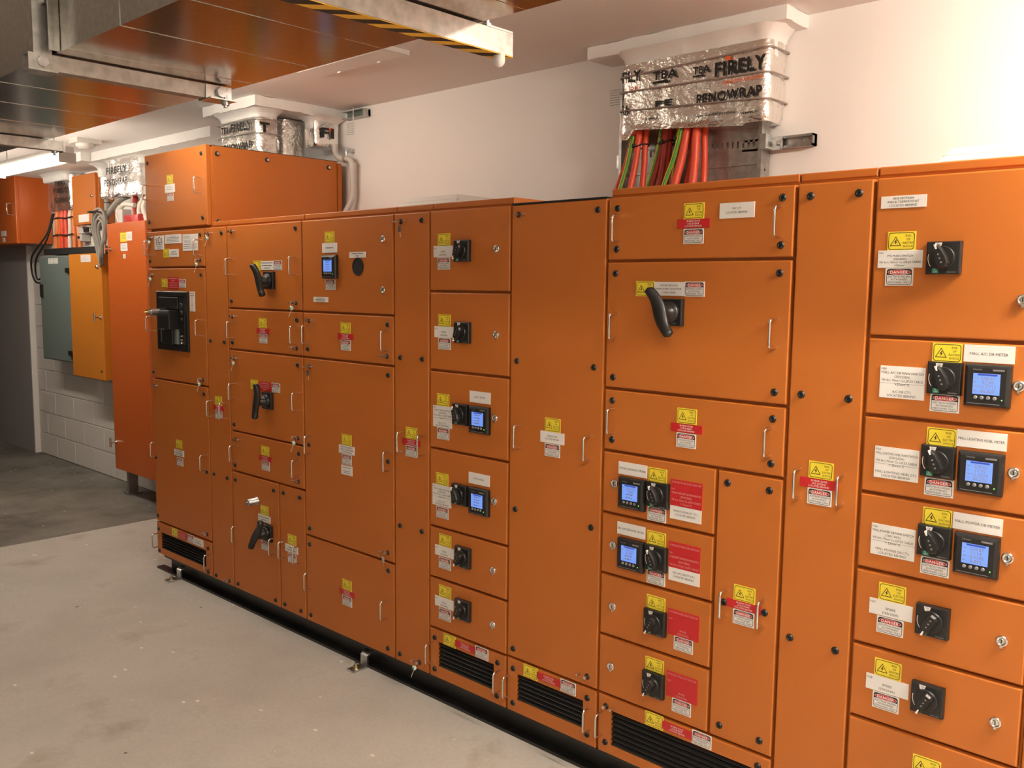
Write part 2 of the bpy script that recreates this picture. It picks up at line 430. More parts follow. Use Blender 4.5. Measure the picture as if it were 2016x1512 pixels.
# ------------------------------------------------------------------ labels and fittings (shared meshes)
def m_risk():
    b = MB(); W, H, d = .0665, .0455, .0015
    b.box(-W/2, W/2, -d, 0, -H/2, H/2, 'yellow'); y = -d-.0003
    b.ring2(rrect(W-.005, H-.005, .007), rrect(W-.0078, H-.0078, .0058), y, 'ink')
    cx, cz = -.0135, -.002
    tri = [(cx-.0135, cz-.0095), (cx+.0135, cz-.0095), (cx, cz+.0135)]; tin = [(cx-.0108, cz-.0078), (cx+.0108, cz-.0078), (cx, cz+.0105)]
    b.ring2(tri, tin, y, 'ink')
    b.poly([(cx+.0012, cz+.0062), (cx-.0035, cz-.0015), (cx-.0003, cz-.0008), (cx+.0008, cz+.0004), (cx+.0026, cz+.0062)], y, 'ink')
    b.poly([(cx-.0003, cz-.0008), (cx-.0012, cz-.0062), (cx+.0040, cz+.0008), (cx+.0008, cz+.0004)], y, 'ink')
    for k, s in enumerate(('RISK', 'OF', 'ELECTRIC', 'SHOCK')):
        b.text(s, .0165, .0125-.0083*k, .0255, .0050, y, 'ink')
    return b.mesh('risk_label')
def m_danger():
    b = MB(); W, H, d = .066, .043, .0015
    b.box(-W/2, W/2, -d, 0, -H/2, H/2, 'white'); y = -d-.0003
    o = rrect(W-.006, H-.005, .006); i = rrect(W-.0085, H-.0075, .0048)
    b.ring2(o, i, y, 'ink')
    top = [p for p in rrect(W-.0082, H-.0072, .0048) if p[1] > .004]
    xs = W/2-.0041
    b.poly([(xs, .0050)]+top+[(-xs, .0050)], y-.0001, 'ink')
    el = [(.0265*math.cos(2*PI*k/28), .0112+.0058*math.sin(2*PI*k/28)) for k in range(28)]
    b.poly([(a*1.04, .0112+(c-.0112)*1.1) for a, c in el], y-.0003, 'inkwhite'); b.poly(el, y-.0006, 'red')
    b.text('DANGER', 0, .0112, .042, .0068, y-.0009, 'inkwhite', bold=.025)
    for k, s in enumerate(('ELECTRICAL HAZARD', 'AUTHORISED', 'PERSONNEL ONLY')):
        b.text(s, 0, .0005-.0068*k, .052, .0046, y-.0003, 'ink')
    return b.mesh('danger_label')
def greek(b, rng, w, z, h, y, mt, x0=None, cov=.8):
    """a line of print too small to read: broken dashes"""
    tot = w*cov; x = -tot/2 if x0 is None else x0
    end = x+tot
    while x < end-.002:
        L = rng.uniform(.004, .011); L = min(L, end-x)
        b.add([(x, y, z-h/2), (x+L, y, z-h/2), (x+L, y, z+h/2), (x, y, z+h/2)], [(0, 1, 2, 3)], mt)
        x += L+h*.8
def m_text(wd, h, lines, bg='white', fg='ink', seam=None, maxh=.0062, minh=0):
    """lines: list of strings; '<' left aligned, '~n' unreadable print of n/10 width, '' blank, '^' bigger"""
    b = MB(); d = .0022
    b.box(-wd/2, wd/2, -d, 0, -h/2, h/2, bg); y = -d-.0003
    n = len(lines); step = min(h/(n+.5), maxh*1.9); hh = min(step*.66, maxh)
    rng = random.Random(str(lines)+str(wd))
    for k, s in enumerate(lines):
        z = (n-1)/2*step-k*step
        if not s: continue
        if s.startswith('~'): greek(b, rng, wd, z, hh*.55, y, fg, cov=int(s[1:])/10); continue
        if s.startswith('<'): b.text(s[1:], -wd/2+.003, z, wd*.9, hh*.85, y, fg, 'L'); continue
        b.text(s, 0, z, wd*.93, hh, y, fg)
    if seam is not None: b.box(-wd/2, wd/2, y, -d+.0001, seam-.0003, seam+.0003, 'inkgrey')
    return b.mesh('label')
def m_bolt():
    b = MB(); b.lathe([(.0105, 0), (.0105, .0008), (.0092, .0012), (.0088, .0042), (.0075, .0056), (.0045, .0056), (.0040, .0030)], 'boltblack', 18)
    return b.mesh('bolt')
def m_lock():
    b = MB(); b.lathe([(.0135, 0), (.0135, .004), (.0120, .0068), (.0088, .0072), (.0084, .0056), (.0050, .0056), (.0046, .0072)], 'chrome', 22)
    b.box(-.0012, .0012, -.0076, -.0070, -.0042, .0042, 'boltblack')
    b.box(-.003, .003, -.006, 0, -.017, -.0125, 'chrome')
    return b.mesh('lock')
def m_handle():
    b = MB(); H, P, r = .0385, .036, .0036; pts = [(0, .001, H)]; c = .010
    for k in range(6):
        a = PI/2*k/5; pts.append((0, -(P-c)-c*math.sin(a), H-c+c*math.cos(a)))
    low = [(0, p[1], -p[2]) for p in reversed(pts)]
    b.tube(pts+low, r, 'chrome', 10)
    return b.mesh('handle')
def m_secbolt(side):
    b = MB()
    b.lathe([(.0105, 0), (.0105, .001), (.0085, .0015), (.0082, .005)], 'boltblack', 16)
    b.cyl((0, -.005, 0), (0, -.016, 0), .0055, 'chrome', n=12)
    b.lathe([(.0052, 0), (.0052, .009), (.0036, .013), (.0034, .019)], 'chrome', 12, c=(.030*side, 0, .0015))
    return b.mesh('security_bolt')
def m_seal(side):
    b = MB()
    cx = .014*side
    loop = [(0, -.012, .0), (.006*side, -.016, -.010), (cx, -.016, -.018), (.022*side, -.016, -.010), (.030*side, -.014, .001)]
    b.tube(loop, .0012, 'chrome', 5)
    b.lathe([(.0085, 0), (.0095, .004), (.0085, .009), (.005, .011)], 'sealgreen', 14, c=(cx, -.010, -.023))
    b.lathe([(.0045, 0), (.0045, .002)], 'green', 10, c=(cx, -.020, -.023))
    b.tube([(cx, -.016, -.032), (cx-.006, -.018, -.045), (cx-.010, -.022, -.062)], .0011, 'cwhite', 5)
    return b.mesh('seal_tag')
def m_keyring(side):
    b = MB(); b.cyl((0, -.016, -.002), (-.004, -.046, -.002), .0028, 'chrome', n=8)
    b.box(.010*side-.008, .010*side+.008, -.016, -.010, -.040, -.016, 'chrome')
    b.cyl((0.01*side, -.013, -.04), (.012*side, -.013, -.058), .0018, 'brass', n=6)
    return b.mesh('key')

def kn_geo(parent, x, z, state):
    """rotary switch: plate > dial with a nosed grip, pointer, printed patches"""
    S = .0765
    def plate():
        b = MB(); b.cbox(-S/2, S/2, -.016, 0, -S/2, S/2, 'black', .003)
        y = -.0163
        b.poly([(-.019, S/2-.003), (-.003, S/2-.003), (-.006, S/2-.014), (-.017, S/2-.014)][::-1], y, 'inkwhite')
        b.text('On', -.011, S/2-.0065, .011, .0045, y-.0003, 'ink'); b.text('I', -.011, S/2-.0115, .003, .004, y-.0003, 'ink')
        b.poly([(-.023, -S/2+.003), (-.008, -S/2+.003), (-.010, -S/2+.014), (-.023, -S/2+.014)], y, 'green')
        b.text('O', -.017, -S/2+.0108, .004, .0036, y-.0003, 'inkwhite'); b.text('OFF', -.0155, -S/2+.0058, .011, .0036, y-.0003, 'inkwhite')
        b.text('Schneider', .021, -S/2+.0055, .021, .0036, y, 'inkgrey')
        arc = []
        for k in range(9):
            a = math.radians(165+52*k/8); arc.append((.034*math.cos(a), .034*math.sin(a)))
        for k in range(8):
            (a0, c0), (a1, c1) = arc[k], arc[k+1]
            b.add([(a0, y, c0), (a0*.955, y, c0*.955), (a1*.955, y, c1*.955), (a1, y, c1)], [(0, 3, 2, 1)], 'inkwhite')
        return b.mesh('switch_plate')
    def dial(state):
        b = MB(); b.lathe([(.0275, .016), (.0275, .022), (.0262, .0235)], 'black', 28)
        ang = math.radians(112 if state else 243)
        ca, sa = math.cos(ang), math.sin(ang)
        def P(u, v): return (u*ca-v*sa, u*sa+v*ca)
        out = [P(.031, -.0035), P(.031, .0035), P(.020, .009), P(-.002, .013), P(-.018, .012), P(-.025, .006), P(-.025, -.006), P(-.018, -.012), P(-.002, -.013), P(.020, -.009)]
        b.prism([(a, c) for a, c in out], -.036, -.0235, 'black')
        ins = [(a*.86, c*.86) for a, c in out]
        n = len(out)
        b.add([(a, -.036, c) for a, c in out]+[(a, -.042, c) for a, c in ins], [(k, (k+1) % n, n+(k+1) % n, n+k) for k in range(n)]+[tuple(range(n, 2*n))], 'black')
        for u in (-.012, -.002, .008):
            q = P(u, 0); b.lathe([(.0022, .0421), (.0022, .0424)], 'button', 8, c=(q[0], 0, q[1]))
        return b.mesh('dial')
    def ptr(state):
        b = MB(); ang = math.radians(112 if state else 243); ca, sa = math.cos(ang), math.sin(ang)
        def P(u, v): return (u*ca-v*sa, u*sa+v*ca)
        b.prism([P(.021, -.0016), P(.0325, -.0022), P(.0325, .0022), P(.021, .0016)], -.0432, -.0365, 'inkwhite')
        return b.mesh('pointer')
    o = link('rotary_switch', cached('kp', plate), parent, (x, 0, z))
    link('dial', cached(('kd', state), lambda: dial(state)), o, (x, 0, z))
    link('pointer', cached(('kt', state), lambda: ptr(state)), o, (x, 0, z))

def meter_geo(parent, x, z, digits, led=True):
    S = .097
    def body():
        b = MB(); b.cbox(-S/2, S/2, -.020, 0, -S/2, S/2, 'black', .008)
        y = -.0203
        b.text('Schneider', -.020, .0375, .020, .0045, y, 'inkgrey')
        b.box(.012, .036, y-.0002, y+.001, .035, .039, 'button')
        b.box(-.038, .030, y-.0004, y+.001, -.0415, -.0405, 'button')
        return b.mesh('meter_body')
    def scr():
        b = MB(); b.box(-.0285, .0285, -.0008, 0, -.0235, .0245, 'screen'); y = -.0011
        b.poly([(-.019, .0195), (.022, .0195), (.022, .0235), (-.019, .0235)], y, 'screenbar')
        for k, s in enumerate(digits):
            if s.startswith('~'):
                greek(b, random.Random(s+str(k)), .04, .014-.0095*k, .003, y, 'inkgrey', cov=.7)
            else:
                b.text(s, .003, .0135-.0098*k, .034, .0078, y, 'inkgrey')
                greek(b, random.Random(k), .01, .0135-.0095*k, .0016, y, 'inkgrey', x0=-.026)
        b.box(-.026, .026, y, y+.0002, -.0185, -.0182, 'inkgrey')
        return b.mesh('screen')
    def btn():
        b = MB(); b.lathe([(.0042, 0), (.0042, .0018), (.0030, .0026)], 'button', 12); return b.mesh('button')
    o = link('power_meter', cached('mb', body), parent, (x, 0, z))
    link('screen', cached(('ms', tuple(digits)), scr), o, (x, -.0201, z+.004))
    for k in range(4): link('button', cached('mbtn', btn), o, (x-.0215+.0135*k, -.0200, z-.0272))
    if led: link('led', cached('mled', lambda: MB().lathe([(.0013, 0), (.0013, .0012)], 'led', 8).mesh('led')), o, (x+.034, -.020, z-.030))

def lever_geo(parent, px, pz, a, b_, name='lever_switch'):
    """operating lever on a square plate; a and b_ are its two ends (x, z)"""
    S = .078
    q = MB(); q.cbox(-S/2, S/2, -.016, 0, -S/2, S/2, 'black', .003)
    q.poly([(.008, -.012), (.026, -.012), (.030, .012), (.018, .012)], -.0163, 'inkgrey')
    q.text('I', .022, .004, .006, .010, -.0166, 'inkwhite'); q.text('Schneider', .014, -.031, .020, .0034, -.0163, 'inkgrey')
    o = link(name, q.mesh('lever_plate'), parent, (px, 0, pz))
    hb = MB(); hb.lathe([(.031, .016), (.031, .024), (.026, .028), (.021, .03), (.020, .066)], 'black', 24)
    link('hub', hb.mesh('hub'), o, (px, 0, pz))
    A = Vector((a[0]-px, -.076, a[1]-pz)); B = Vector((b_[0]-px, -.076, b_[1]-pz))
    mid = (A+B)/2; d = (B-A); L = d.length; d.normalize(); nrm = Vector((d.z, 0, -d.x))
    arm = MB(); N = 22; vs = []; n = 14
    for i in range(N+1):
        t = i/N; u = t*2-1
        c = A.lerp(B, t)+nrm*(.006*math.sin(u*PI))+Vector((0, .006*(1-u*u), 0))
        wd = .0145+.0085*math.exp(-(u*1.8)**2)
        th = .0120+.0045*abs(u)**3
        e = 1.0
        if abs(u) > .86: e = math.sqrt(max(0, 1-((abs(u)-.86)/.14)**2))*.98+.02
        for k in range(n):
            an = 2*PI*k/n
            vs.append(c+nrm*(wd*e*math.cos(an))+Vector((0, -th*e*math.sin(an), 0)))
    arm.add(vs, [(i*n+k, i*n+(k+1) % n, (i+1)*n+(k+1) % n, (i+1)*n+k) for i in range(N) for k in range(n)], 'black', True)
    arm.add(vs[:n]+vs[-n:], [tuple(range(n-1, -1, -1)), tuple(range(n, 2*n))], 'black')
    link('lever', arm.mesh('lever'), o, (px, 0, pz))

# ------------------------------------------------------------------ switchboard cabinets
ZT, ZB = 1.872, .094
G = .0045                       # half of the gap between doors
Z = [ZT+G, 1.681, 1.483, 1.285, 1.0905, .892, .692, .493, .2945, ZB-G]
BUS = ['BUSBAR ZONE', 'LIVE BUSBAR', 'LOCATED BEHIND']
FIRE = 'IN THE EVENT OF FIRE, DO NOT SWITCH OFF'
DEPTH = .78

def cabinet(label, x0, x1, doors, items, cap=True, ztop=1.88):
    cx = (x0+x1)/2
    t = thing('switchboard_cabinet', label, 'cabinet', (cx, .0, .095))
    link('body', MB().box(x0+.0005, x1-.0005, .021, DEPTH, .097, ztop, 'orange').mesh('body'), t)
    if cap:
        c0, c1 = cap if isinstance(cap, tuple) else (x0, x1)
        link('top_cap', MB().cbox(c0+.002, c1-.002, .017, DEPTH-.005, ztop, ztop+.0215, 'orange', .003).mesh('top_cap'), t)
    dl = []
    for d in doors:
        dx0, dx1, dz0, dz1 = d[:4]
        vent = d[4] if len(d) > 4 else None
        a, b, p, q = dx0+G, dx1-G, dz0+G, dz1-G
        if vent:
            hx0, hx1, hz0, hz1 = vent
            me = MB().frame(a, b, p, q, hx0, hx1, hz0, hz1, 0, .02, 'orange', .0035).mesh('vent_panel')
            o = link('vent_panel', me, t)
            link('filter_backing', MB().box(hx0, hx1, .0185, .0205, hz0, hz1, 'matblack').mesh('backing'), o)
            ns = max(5, round((hz1-hz0)/.0165)); st = (hz1-hz0)/ns
            sl = MB()
            w_ = hx1-hx0-.001
            vs = [(s*w_/2, y, z) for s in (-1, 1) for y, z in ((.001, -st*.30), (.003, -st*.40), (.0165, st*.30), (.0145, st*.42))]
            sl.add(vs, [(0, 1, 2, 3), (7, 6, 5, 4), (0, 4, 5, 1), (1, 5, 6, 2), (2, 6, 7, 3), (3, 7, 4, 0)], 'black')
            sm = sl.mesh('slat')
            for k in range(ns): link('slat', sm, o, ((hx0+hx1)/2, 0, hz0+st*(k+.5)))
        else:
            me = MB().cbox(a, b, 0, .0205, p, q, 'orange', .0035).mesh('door')
            o = link('door', me, t)
        dl.append((dx0, dx1, dz0, dz1, o))
    def door_at(x, z):
        for d in dl:
            if d[0] <= x <= d[1] and d[2] <= z <= d[3]: return d[4]
        return min(dl, key=lambda d: abs((d[0]+d[1])/2-x)+abs((d[2]+d[3])/2-z))[4]
    for it in items:
        k = it[0]
        if k in 'RDSLH':
            nm, fn = {'R': ('risk_label', m_risk), 'D': ('danger_label', m_danger), 'S': ('bolt', m_bolt), 'L': ('lock', m_lock), 'H': ('handle', m_handle)}[k]
            for x, z in it[1]:
                link(nm, cached(nm, fn), door_at(x, z), (x, 0, z))
        elif k in ('Q', 'QS', 'QK'):
            for x, z, s in it[1]:
                dd = door_at(x, z)
                link('security_bolt', cached(('q', s), lambda: m_secbolt(s)), dd, (x, 0, z))
                if k == 'QS': link('seal_tag', cached(('qs', s), lambda: m_seal(s)), dd, (x, 0, z))
                if k == 'QK': link('key', cached(('qk', s), lambda: m_keyring(s)), dd, (x, 0, z))
        elif k in ('W', 'X'):
            _, x, z, wd, h, lines = it[:6]
            kw = it[6] if len(it) > 6 else {}
            bg, fg = ('white', 'ink') if k == 'W' else ('red', 'inkpink')
            me = cached(('lbl', k, wd, h, tuple(lines), str(kw)), lambda: m_text(wd, h, lines, bg, fg, **kw))
            link('text_label', me, door_at(x, z), (x, 0, z))
        elif k == 'B':
            for x, z in it[1]:
                link('text_label', cached('bus', lambda: m_text(.106, .025, BUS, 'red', 'inkwhite', maxh=.006)), door_at(x, z), (x, 0, z))
        elif k == 'K':
            for x, z, s in it[1]: kn_geo(t, x, z, s)
        elif k == 'M':
            meter_geo(t, it[1], it[2], it[3])
        elif k == 'LV':
            lever_geo(t, *it[1:])
    return t, dl

# column boundaries
xA, xB, xC, xD, xE, xF, xG, xH, xI, xJ, xK = -2.704, -2.085, -1.873, -1.2455, -.625, -.418, -.0055, .402, 1.0155, 1.2195, 1.622
LEG = {'maxh': .0055}
# --- incomer cabinet with the air circuit breaker
tA, dA = cabinet('far end switchboard cabinet with the black air circuit breaker and company labels', xA, xB,
    [(xA, xB, Z[1], Z[0]), (xA, xB, 1.082, Z[1]), (xA, xB, .2785, 1.082), (xA, xB, Z[9], .2785, (-2.649, -2.151, .131, .222))],
    [('W', -2.564, 1.813, .104, .073, ['', '', '', '', '~7', '~6', '~5'], {'maxh': .005}),
     ('W', -2.409, 1.828, .178, .046, ['~4', '~8', '~7', '~8', '~7'], {'maxh': .004}),
     ('W', -2.227, 1.806, .155, .083, ['', '', '', '', '~9', '~9', '~9'], {'maxh': .005}),
     ('R', [(-2.489, 1.756), (-2.519, 1.6), (-2.410, .747), (-2.487, .252)]), ('D', [(-2.323, 1.599), (-2.404, .653), (-2.311, .252)]),
     ('W', -2.404, 1.756, .100, .041, ['~5', '~7']),
     ('X', -2.421, 1.601, .122, .061, ['~8', '~3', '~8', '~7', '~8']),
     ('W', -2.221, 1.508, .050, .100, ['~8', '~9', '~3', '~2', '~3', '~4', '~3', '~3']),
     ('W', -2.411, .700, .107, .033, ['~6', '~8', '~7']),
     ('X', -2.401, .250, .101, .032, ['~7', '~8', '~7']), ('W', -2.226, .250, .102, .036, ['~5', '~7']),
     ('H', [(-2.669, 1.785), (-2.128, 1.777), (-2.677, 1.378), (-2.133, 1.377), (-2.671, .687), (-2.123, .690), (-2.687, .17), (-2.107, .172)]),
     ('QS', [(-2.67, 1.84, 1), (-2.132, 1.717, -1), (-2.67, 1.643, 1), (-2.136, 1.114, -1)]), ('Q', [(-2.669, 1.04, 1), (-2.132, .312, -1)]),
     ('S', [(-2.125, 1.841), (-2.676, 1.717), (-2.126, 1.643), (-2.675, 1.116), (-2.126, 1.042), (-2.681, .640), (-2.118, .640), (-2.679, .311), (-2.675, .235), (-2.673, .112), (-2.126, .238), (-2.129, .112)])],
    cap=False)
# print on the company labels
lg = MB(); y = -.0028
lg.text('S', -2.592, 1.823, .02, .026, y, 'ink', font_w=.019); lg.text('C', -2.564, 1.826, .03, .036, y, 'red', font_w=.027); lg.text('C', -2.5625, 1.826, .03, .036, y-.0002, 'ink', font_w=.024); lg.text('S', -2.536, 1.823, .02, .026, y, 'ink', font_w=.019)
lg.text('RYAN', -2.262, 1.833, .06, .016, y, 'inkgrey', font_w=.06); lg.text('WILKS', -2.254, 1.812, .07, .016, y, 'inkgrey', font_w=.07)
link('lettering', lg.mesh('lettering'), dA[0][4])
# the breaker
bk = MB(); x0, x1, z0, z1 = -2.601, -2.259, 1.246, 1.557
bk.frame(x0, x1, z0, z1, x0+.028, x1-.030, z0+.030, z1-.026, -.010, 0, 'black', .003)
brk = link('circuit_breaker', bk.mesh('breaker_frame'), tA)
fc = MB().box(x0+.028, x1-.030, -.002, .004, z0+.030, z1-.026, 'matblack')
fc.cbox(x0+.034, x1-.100, -.014, -.002, z1-.090, z1-.030, 'black', .003)
fc.cbox(x0+.110, x1-.105, -.060, -.002, z0+.115, z1-.098, 'black', .005)
fc.cbox(x0+.090, x1-.135, -.030, -.002, z0+.034, z0+.112, 'black', .004)
fc.cbox(x0+.178, x1-.108, -.016, -.002, z0+.036, z0+.130, 'grey_steel', .003)
fc.cbox(x0+.034, x0+.084, -.008, -.002, z0+.038, z0+.180, 'grey_steel', .002)
link('operating_face', fc.mesh('operating_face'), brk)
cl = MB().cbox(x1-.092, x1-.040, -.008, -.002, z0+.034, z1-.030, 'black', .002)
link('trip_unit', cl.mesh('trip_unit'), brk)
for k, (dz, r, mt) in enumerate(((.238, .016, 'boltblack'), (.200, .016, 'boltblack'), (.165, .012, 'boltblack'), (.080, .005, 'chrome'), (.060, .005, 'button'), (.044, .006, 'chrome'))):
    link('dial', MB().lathe([(r, 0), (r, .006), (r*.8, .009)], mt, 14).mesh('dial'), brk, (x1-.066, -.008, z0+dz))
ky = MB().cyl((x0+.108, -.050, z1-.108), (x0+.108, -.095, z1-.108), .0185, 'zinc', n=20).cyl((x0+.108, -.095, z1-.108), (x0+.108, -.112, z1-.108), .014, 'zinc', n=16).cyl((x0+.108, -.112, z1-.108), (x0+.108, -.132, z1-.109), .007, 'brass', r1=.002, n=10)
ky.cyl((x0+.108, -.010, z1-.108), (x0+.108, -.05, z1-.108), .020, 'black', n=16)
link('key_lock', ky.mesh('key_lock'), brk)

cabinet('narrow full-height switchboard cabinet beside the breaker cabinet', xB, xC, [(xB, xC, Z[9], Z[0])],
    [('R', [(-1.984, 1.020)]), ('B', [(-1.984, .985)]), ('D', [(-1.984, .951)]), ('H', [(-2.04, .978), (-1.918, .978)]),
     ('QS', [(-2.047, 1.843, 1)]), ('Q', [(-1.920, .113, -1)]), ('S', [(-1.919, 1.843), (-2.047, 1.317), (-1.914, 1.317), (-2.045, .642), (-1.916, .641), (-2.05, .113)])], cap=(-2.035, xC))
xC5 = -1.4555
tC, dC = cabinet('wide switchboard cabinet with three long black lever handles', xC, xD,
    [(xC, xD, Z[2], Z[0]), (xC, xD, Z[3], Z[2]), (xC, xD, .887, Z[3]), (xC, xD, .687, .887), (xC, xC5, Z[9], .687), (xC5, xD, Z[9], .687)],
    [('LV', -1.494, 1.6165, (-1.525, 1.688), (-1.437, 1.544)), ('LV', -1.526, 1.065, (-1.511, 1.152), (-1.524, .983)), ('LV', -1.550, .436, (-1.493, .518), (-1.586, .365)),
     ('R', [(-1.602, 1.684), (-1.565, 1.421), (-1.648, 1.129), (-1.565, .824), (-1.582, .536), (-1.355, .440)]),
     ('W', -1.518, 1.684, .101, .040, ['~9', '~8', '~5']), ('D', [(-1.432, 1.684), (-1.564, 1.350), (-1.465, 1.129), (-1.563, .753), (-1.58, .366), (-1.355, .353)]),
     ('B', [(-1.565, 1.385), (-1.565, .788)]), ('X', -1.558, 1.128, .108, .041, ['~8', '~8', '~7', '~3']),
     ('W', -1.584, .4965, .104, .033, ['~8', '~4']), ('W', -1.357, .3965, .101, .034, ['~5', '~7']),
     ('H', [(-1.828, 1.68), (-1.292, 1.681), (-1.83, 1.379), (-1.292, 1.379), (-1.826, 1.081), (-1.285, 1.084), (-1.832, .777), (-1.294, .781), (-1.826, .376), (-1.494, .382), (-1.414, .384), (-1.297, .384)]),
     ('Q', [(-1.829, 1.847, 1), (-1.835, 1.444, 1), (-1.295, 1.319, -1), (-1.829, .846, 1), (-1.294, .720, -1)]),
     ('QS', [(-1.294, 1.519, -1), (-1.827, 1.243, 1), (-1.294, .918, -1)]),
     ('S', [(-1.29, 1.843), (-1.838, 1.518), (-1.288, 1.444), (-1.838, 1.318), (-1.288, 1.245), (-1.838, .919), (-1.289, .848), (-1.838, .717), (-1.839, .644), (-1.498, .646), (-1.836, .119), (-1.498, .120), (-1.417, .648), (-1.287, .649), (-1.419, .121), (-1.289, .122)])])
kc = dC[4][4]
kl = MB().lathe([(.020, 0), (.020, .005), (.0165, .007), (.0165, .050), (.0145, .053), (.006, .053), (.005, .048)], 'zinc', 22)
link('key_barrel', kl.mesh('key_barrel'), kc, (-1.645, 0, .572))
tD, dD = cabinet('wide switchboard cabinet with a small screen meter and a round black port', xD, xE,
    [(xD, xE, Z[2], Z[0]), (xD, xE, Z[3], Z[2]), (xD, xE, .4875, Z[3]), (xD, xE, Z[9], .4875)],
    [('M', -1.030, 1.674, ['~1', '~2', '~3', '~4']), ('R', [(-1.04, 1.797), (-.936, 1.423), (-.935, .955), (-.942, .326)]), ('W', -1.04, 1.753, .104, .040, ['~5'], {'maxh': .007}),
     ('D', [(-1.037, 1.600), (-.935, 1.352), (-.935, .871), (-.941, .256)]), ('W', -1.107, 1.537, .105, .022, ['~5', '~7', '~6']), ('W', -.851, 1.721, .106, .023, ['~7', '~2']),
     ('L', [(-.687, 1.780), (-.688, 1.582)]), ('B', [(-.936, 1.387), (-.942, .291)]),
     ('W', -.935, .9125, .106, .035, ['SUPPLY AUTHORITY', 'CURRENT TRANSFORMERS', 'LOCATED BEHIND']), ('W', -.935, .825, .075, .040, ['~7', '', '~6', '~5'], {'maxh': .004}),
     ('H', [(-1.201, 1.384), (-.663, 1.383), (-1.194, .902), (-.652, .905), (-1.209, .284), (-.672, .290)]),
     ('Q', [(-1.199, 1.446, 1), (-.668, 1.322, -1)]), ('QK', [(-1.199, 1.246, 1), (-.668, .527, -1)]),
     ('S', [(-.663, 1.446), (-1.208, 1.321), (-.661, 1.247), (-1.208, .899), (-.663, .901), (-1.211, .522), (-1.214, .449), (-.665, .452), (-1.211, .123), (-.669, .125)])])
od = dD[0][4]
link('round_port', MB().lathe([(.0365, 0), (.0365, .0025), (.0330, .0035), (.031, .0015)], 'matblack', 32).mesh('port'), od, (-.849, 0, 1.674))
cabinet('narrow full-height switchboard cabinet between the screen meter cabinet and the six switch cabinet', xE, xF, [(xE, xF, Z[9], Z[0])],
    [('R', [(-.521, 1.032)]), ('B', [(-.521, .996)]), ('D', [(-.521, .961)]), ('H', [(-.566, .995), (-.447, .995)]), ('QK', [(-.582, 1.842, 1)]), ('QS', [(-.475, .125, -1)]),
     ('S', [(-.462, 1.842), (-.586, 1.322), (-.459, 1.323), (-.590, .654), (-.460, .656), (-.593, .125)])])
SW4 = lambda n, d, a, c, e: ['<'+n, d, a, c, e]
def sp(n, a='(250/250A)'): return ['<'+n, 'SPARE', a]
cabinet('switchboard cabinet with six small doors, dial switches and a black vent at its foot', xF, xG,
    [(xF, xG, 1.580, Z[0]), (xF, xG, 1.287, 1.580), (xF, xG, .991, 1.287), (xF, xG, .690, .991), (xF, xG, .4905, .690), (xF, xG, .2895, .4905), (xF, xG, Z[9], .2895, (-.365, -.068, .142, .240))],
    [('R', [(-.339, 1.767), (-.335, 1.473), (-.341, 1.179), (-.345, .879), (-.328, .646), (-.328, .447), (-.301, .263)]),
     ('D', [(-.339, 1.681), (-.334, 1.388), (-.340, 1.052), (-.343, .751), (-.329, .557), (-.328, .357), (-.129, .264)]),
     ('W', -.342, 1.7245, .103, .041, sp('N13')), ('W', -.337, 1.431, .102, .041, sp('N14')),
     ('W', -.343, 1.1155, .103, .080, ['<N15', 'DB-T1 MAIN SWITCH', '(250/250A)', 'VIA 4x1c 95mm² Cu LSFLEX CABLES', '+25mm² E', '', 'DB-T1 CT\'s', 'LOCATED BEHIND'], {'seam': -.006}),
     ('W', -.346, .8155, .103, .080, ['<N16', 'DB-T2 MAIN SWITCH', '(250/250A)', 'VIA 4x1c 95mm² Cu LSFLEX CABLES', '+25mm² E', '', 'DB-T2 CT\'s', 'LOCATED BEHIND'], {'seam': -.006}),
     ('W', -.331, .6025, .103, .039, sp('N18')), ('W', -.331, .403, .103, .039, sp('N19')),
     ('W', -.147, 1.206, .104, .041, ['DB-T1 METER']), ('W', -.149, .909, .105, .041, ['DB-T2 METER']),
     ('K', [(-.236, 1.725, 0), (-.232, 1.434, 0), (-.240, 1.136, 1), (-.242, .838, 1), (-.224, .606, 0), (-.223, .405, 0)]),
     ('M', -.141, 1.126, ['~1', '~2', '~3', '~4']), ('M', -.141, .829, ['~1', '~2', '~3', '~4']),
     ('L', [(-.070, 1.729), (-.069, 1.433), (-.071, 1.14), (-.071, .842), (-.074, .589), (-.073, .388)]), ('B', [(-.216, .263)]),
     ('H', [(-.398, .189), (-.036, .189)]), ('S', [(-.385, .252), (-.385, .126), (-.049, .252), (-.050, .127)])])
tG, dG = cabinet('switchboard cabinet with one tall cable zone door and no lid over it', xG, xH,
    [(xG, xH, .292, Z[0]), (xG, xH, Z[9], .292, (.047, .344, .144, .240))],
    [('R', [(.194, 1.145), (.111, .266)]), ('W', .193, 1.1025, .103, .038, ['CABLE ZONE', 'LOCATED BEHIND'], {'maxh': .0052}), ('D', [(.194, 1.060), (.280, .266)]), ('B', [(.195, .266)]),
     ('H', [(.050, 1.091), (.352, 1.089), (.012, .187), (.373, .188)]), ('Q', [(.029, 1.840, 1), (.359, .328, -1)]),
     ('S', [(.363, 1.840), (.029, 1.348), (.360, 1.348), (.029, .831), (.362, .830), (.027, .327), (.028, .254), (.028, .127), (.361, .255), (.363, .130)])], cap=False, ztop=1.876)
link('gasket', MB().box(xG+.004, xH-.004, .0, .03, 1.8725, 1.8785, 'matblack').box(xG+.004, xH-.004, .03, DEPTH, 1.876, 1.8785, 'matblack').mesh('gasket'), tG)
xM = .811
